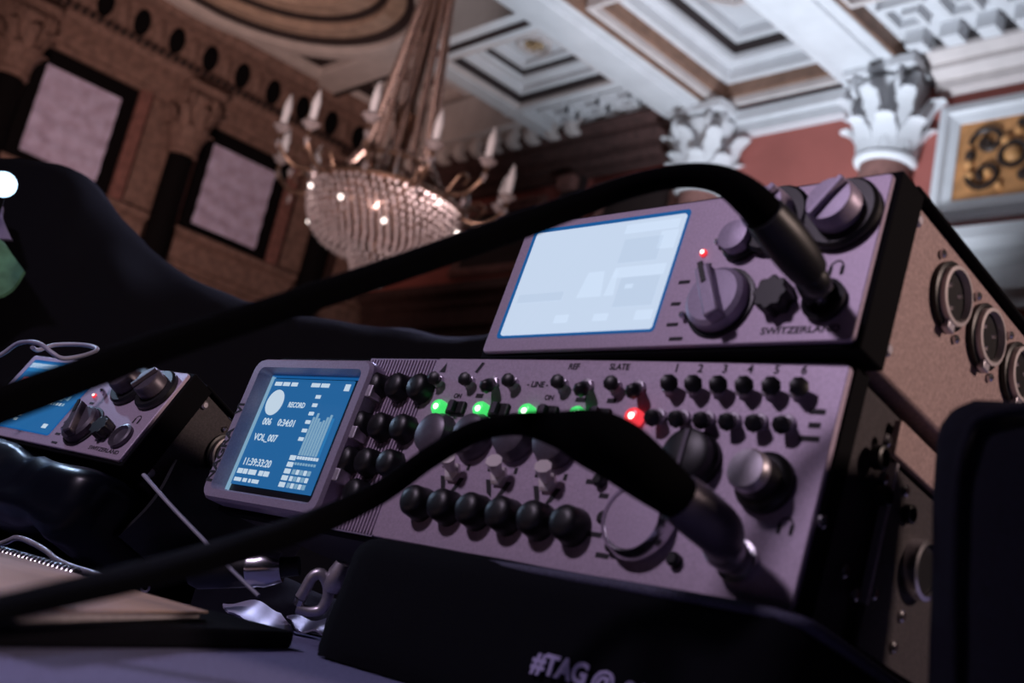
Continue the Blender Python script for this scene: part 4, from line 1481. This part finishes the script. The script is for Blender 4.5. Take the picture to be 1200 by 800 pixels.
strip_cloth('draped_cloth', 'large black cloth draped in a mound behind the left recorder', 'cloth',
            [(-150, 170, 1.42), (-60, 182, 1.42), (20, 186, 1.42), (70, 194, 1.42), (108, 212, 1.42), (150, 262, 1.42), (205, 310, 1.42), (260, 342, 1.42), (330, 366, 1.42), (400, 376, 1.42), (470, 385, 1.42), (560, 394, 1.42), (700, 402, 1.42)],
            0.30, 0.22, TZ, 'fabric', 0.02, 1)
strip_cloth('crumpled_cloth', 'crumpled black cloth on the desk under the overhanging screen end of the wide recorder', 'cloth',
            [(248, 636, 0.76), (275, 648, 0.76), (310, 664, 0.76), (360, 690, 0.76), (420, 712, 0.76)],
            0.05, 0.05, TZ, 'fabric_blue', 0.010, 4, 16)

# ---------------------------------------------------------------- reading lamp with the hard blue-white light
LP = at(4, 216, 1.0)
lm = empty('reading_lamp', up((LP.x, LP.y, TZ)))
tag(lm, 'small clip lamp shining hard blue-white light at the left edge', 'lamp')
lo = Vector((LP.x, LP.y, TZ))
hd = LP - lo
tow = (-LP).normalized()
MB().lathe([(0.008, -0.03), (0.012, -0.02), (0.0125, 0.0), (0.011, 0.002)], hd, tow, 18).build('lamp_head', 'black', lm)
MB().lathe([(0.0115, 0.0015), (0.010, 0.005), (0.003, 0.007)], hd, tow, 18).build('lens', 'lamp', lm)
MB().tube(spline([tuple(hd - tow * 0.03), tuple(hd - tow * 0.05 + Vector((-0.01, 0.0, -0.05))), (-0.03, -0.02, 0.12), (-0.03, -0.03, 0.012)], 6), 0.005, 8).build('gooseneck', 'black', lm)
MB().lathe([(0.05, 0), (0.05, 0.008), (0.03, 0.014), (0.01, 0.016)], (-0.03, -0.03, 0), (0, 0, 1), 20).build('lamp_base', 'black', lm)
ld = bpy.data.lights.new('lamp_light', 'SPOT')
ld.energy = 1.2
ld.color = (0.5, 0.68, 1.0)
ld.spot_size = 2.2
ld.shadow_soft_size = 0.012
lo2 = bpy.data.objects.new('lamp_light', ld)
COL.objects.link(lo2)
lo2.parent = lm
lo2.location = hd + tow * 0.012
lo2.rotation_euler = tow.to_track_quat('-Z', 'Y').to_euler()


def sheet(name, label, cat, corners, thick, material, n=8, amp=0.006, seed=0, group=None):
    """a small curled sheet between four corner points"""
    c = [Vector(p) for p in corners]
    o = (c[0] + c[1] + c[2] + c[3]) / 4
    nr = (c[1] - c[0]).cross(c[3] - c[0]).normalized()
    vs_ = []
    for s in (0, 1):
        for i in range(n + 1):
            for j in range(n + 1):
                u, v = i / n, j / n
                p = (c[0] * (1 - u) + c[1] * u) * (1 - v) + (c[3] * (1 - u) + c[2] * u) * v
                w_ = math.sin(u * 7 + seed + 3 * v) * amp + noise.noise(p * 30 + Vector((seed, 0, 0))) * amp
                vs_.append(tuple(p - o + nr * (w_ - s * thick)))
    k = (n + 1) ** 2
    fs = []
    for i in range(n):
        for j in range(n):
            a = i * (n + 1) + j
            fs.append((a, a + n + 1, a + n + 2, a + 1))
            fs.append((k + a, k + a + 1, k + a + n + 2, k + a + n + 1))
    edge = [i * (n + 1) for i in range(n + 1)] + [n * (n + 1) + j for j in range(1, n + 1)] + [i * (n + 1) + n for i in range(n - 1, -1, -1)] + [j for j in range(n - 1, 0, -1)]
    for i in range(len(edge)):
        a, b = edge[i], edge[(i + 1) % len(edge)]
        fs.append((a, k + a, k + b, b))
    ob = MB().add(vs_, fs).build(name, material, None, up(o), ang=50)
    tag(ob, label, cat, group)
    return ob


sheet('green_cloth', 'green fabric corner below the bright lamp at the left edge', 'cloth', [at(-60, 270, 1.20), at(4, 282, 1.19), at(30, 320, 1.16), at(-50, 375, 1.13)], 0.004, 'green', amp=0.010)
sheet('lilac_cloth', 'grey lilac fabric fold between lamp and green fabric', 'cloth', [at(-60, 232, 1.25), at(2, 240, 1.24), at(16, 284, 1.21), at(-60, 300, 1.21)], 0.004, 'lilac', amp=0.008, seed=2)


# ---------------------------------------------------------------- notebook, folder and small things on the desk
def flat_block(name, label, cat, far_l, far_r, near_l, near_r, z0, z1, material, bev=0.001):
    pts = [Vector(p) for p in (near_l, near_r, far_r, far_l)]
    o = sum(pts, Vector()) / 4
    o.z = z0
    b = MB().add([(p.x - o.x, p.y - o.y, 0) for p in pts] + [(p.x - o.x, p.y - o.y, z1 - z0) for p in pts],
                 [(0, 3, 2, 1), (4, 5, 6, 7), (0, 1, 5, 4), (1, 2, 6, 5), (2, 3, 7, 6), (3, 0, 4, 7)])
    return b, o


# black folder
ZF = TZ + 0.008
b, o = flat_block('folder', '', '', (-0.72, 0.236, 0), (-0.470, 0.312, 0), (-0.50, -0.05, 0), (-0.292, 0.103, 0), TZ, ZF, 'black_matt')
fo = b.build('folder', 'fabric', None, up(o), bev=0.002)
tag(fo, 'black folder lying under the tan notebook on the desk cloth', 'folder')
# notebook: cover, page block, spiral
ZN = TZ + 0.0125
nbk = empty('notebook', up((-0.48, 0.14, ZF)))
tag(nbk, 'tan spiral notebook lying at the lower left under the dark cable', 'notebook')
ZF += 0.0003
no = Vector((-0.48, 0.14, ZF))
A_, B_, C_, D_ = Vector((-0.70, 0.231, 0)), Vector((-0.428, 0.241, 0)), Vector((-0.285, 0.112, 0)), Vector((-0.52, 0.0, 0))


def quad(ps, z0, z1, ins=0.0):
    c = sum(ps, Vector()) / 4
    ps = [p + (c - p).normalized() * ins for p in ps]
    return MB().add([(p.x - no.x, p.y - no.y, z0 - no.z) for p in ps] + [(p.x - no.x, p.y - no.y, z1 - no.z) for p in ps],
                    [(0, 3, 2, 1), (4, 5, 6, 7), (0, 1, 5, 4), (1, 2, 6, 5), (2, 3, 7, 6), (3, 0, 4, 7)])


ps = [D_, C_, B_, A_]
quad(ps, ZF, ZF + 0.0008).build('back_cover', 'black_matt', nbk)
quad(ps, ZF + 0.0008, ZN - 0.0008, 0.003).build('pages', 'paper', nbk)
quad(ps, ZN - 0.0008, ZN).build('cover', 'tan', nbk, bev=0.0002)
coil = MB().tube([(0, 0.004 * math.cos(2 * PI * k / 14), 0.007 * math.sin(2 * PI * k / 14)) for k in range(14)], 0.0011, 6, closed=True).mesh('coil', 60)
coil.materials.append(M['steel'])
dirn = (B_ - A_).normalized()
ra = math.atan2(dirn.y, dirn.x)
for k in range(28):
    p = A_ + (B_ - A_) * (k + 0.5) / 28 * 0.55
    link('coil', coil, nbk, (p.x - no.x, p.y - no.y, ZN - 0.005 - no.z), (0, 0, ra))


def wire(name, label, cat, pts, r, material, group=None, n=8):
    o = Vector(pts[0])
    ob = MB().tube([tuple(Vector(p) - o) for p in spline([tuple(p) for p in pts], 6)], r, n).build(name, material, None, up(o), ang=60)
    tag(ob, label, cat, group)
    return ob


wire('silver_cord', 'thin silver cord curving along the far edge of the tan notebook', 'cord', [at(-60, 650, 0.66), at(0, 637, 0.66), at(20, 630, 0.65), at(40, 637, 0.64), at(55, 646, 0.63), at(66, 655, 0.62), at(85, 664, 0.60), at(108, 671, 0.58), at(150, 684, 0.56)], 0.0016, 'satin')
wire('lit_edge_line', 'thin pale line for a lit case edge running diagonally down from the left recorder bag', 'cord', [at(168, 556, 0.60), at(200, 592, 0.585), at(240, 634, 0.57), at(272, 668, 0.56), at(303, 698, 0.55)], 0.0011, 'wire')  # thin tube stands in for the lit edge of a black case
wire('looped_wire', 'pale thin wire looped on top of the left recorder', 'wire', [at(-30, 424, 0.80), at(0, 416, 0.80), at(22, 402, 0.80), at(45, 402, 0.79), at(62, 414, 0.78), at(75, 420, 0.78), at(100, 416, 0.79), at(114, 409, 0.80), at(98, 404, 0.81), at(65, 404, 0.81), at(45, 410, 0.80), at(38, 407, 0.79)], 0.0016, 'wire')

# crumpled pale ribbon of plastic
sheet('plastic_strip', 'crumpled pale plastic strip between notebook and lettered bag', 'packaging', [at(262, 704, 0.70), at(330, 716, 0.72), at(345, 748, 0.66), at(266, 722, 0.64)], 0.001, 'pale', 12, 0.0022, 1)
sheet('plastic_strip', 'small shiny pale plastic scrap touching the left end of the lettered bag', 'packaging', [at(336, 722, 0.70), at(382, 728, 0.70), at(378, 744, 0.66), at(345, 736, 0.66)], 0.001, 'pale', 8, 0.0015, 3)

# dark cable connector under the wide recorder
cc = empty('cable_connector', up(at(282, 668, 0.66)))
tag(cc, 'small dark cable connector with bright metal collar under the wide recorder', 'connector')
ax = (at(325, 660, 0.66) - at(270, 664, 0.66)).normalized()
MB().lathe([(0.006, -0.03), (0.009, -0.025), (0.010, 0.0), (0.0098, 0.004)], (0, 0, 0), ax, 16).build('sleeve', 'black', cc)
MB().lathe([(0.0098, 0.004), (0.0105, 0.006), (0.0100, 0.010), (0.0108, 0.013), (0.0095, 0.020), (0.0085, 0.024)], (0, 0, 0), ax, 16).build('collar', 'steel', cc)
MB().lathe([(0.006, 0.022), (0.0055, 0.034)], (0, 0, 0), ax, 12).build('tip', 'black', cc)

# snap hook
sh = empty('snap_hook', up(at(362, 688, 0.60)))
tag(sh, 'grey metal snap hook lying beside the left end of the lettered bag', 'hook')
c0 = at(362, 688, 0.60)
hp = [at(352, 700, 0.60), at(358, 690, 0.60), at(366, 676, 0.60), at(376, 672, 0.60), at(384, 684, 0.60), at(384, 700, 0.60), at(376, 714, 0.60), at(362, 716, 0.60), at(348, 712, 0.60)]
MB().tube([tuple(Vector(p) - c0) for p in spline([tuple(p) for p in hp], 5)], 0.0030, 8).build('hook', 'satin', sh, ang=60)
MB().lathe([(0.004, -0.004), (0.0055, 0), (0.0055, 0.006), (0.004, 0.012)], at(391, 684, 0.60) - c0, (at(398, 668, 0.60) - at(388, 690, 0.60)), 14).build('swivel', 'satin', sh)
MB().tube([tuple(at(352, 702, 0.60) - c0), tuple(at(349, 709, 0.60) - c0)], 0.0028, 8).build('gate', 'steel', sh)

# little ring bolt by the notebook corner
rg = empty('ring_bolt', up(at(167, 690, 0.66)))
tag(rg, 'tiny shiny ring bolt near the far edge of the tan notebook', 'bolt')
c0 = at(167, 690, 0.66)
rp_ = [at(170 + 5 * math.cos(2 * PI * k / 12), 688 + 5 * math.sin(2 * PI * k / 12), 0.66) - c0 for k in range(12)]
MB().tube([tuple(p) for p in rp_], 0.0007, 6, closed=True).build('ring', 'satin', rg)
MB().tube([tuple(at(161, 686, 0.66) - c0), tuple(at(166, 687, 0.66) - c0)], [0.0012, 0.0010], 8).build('shank', 'steel', rg)
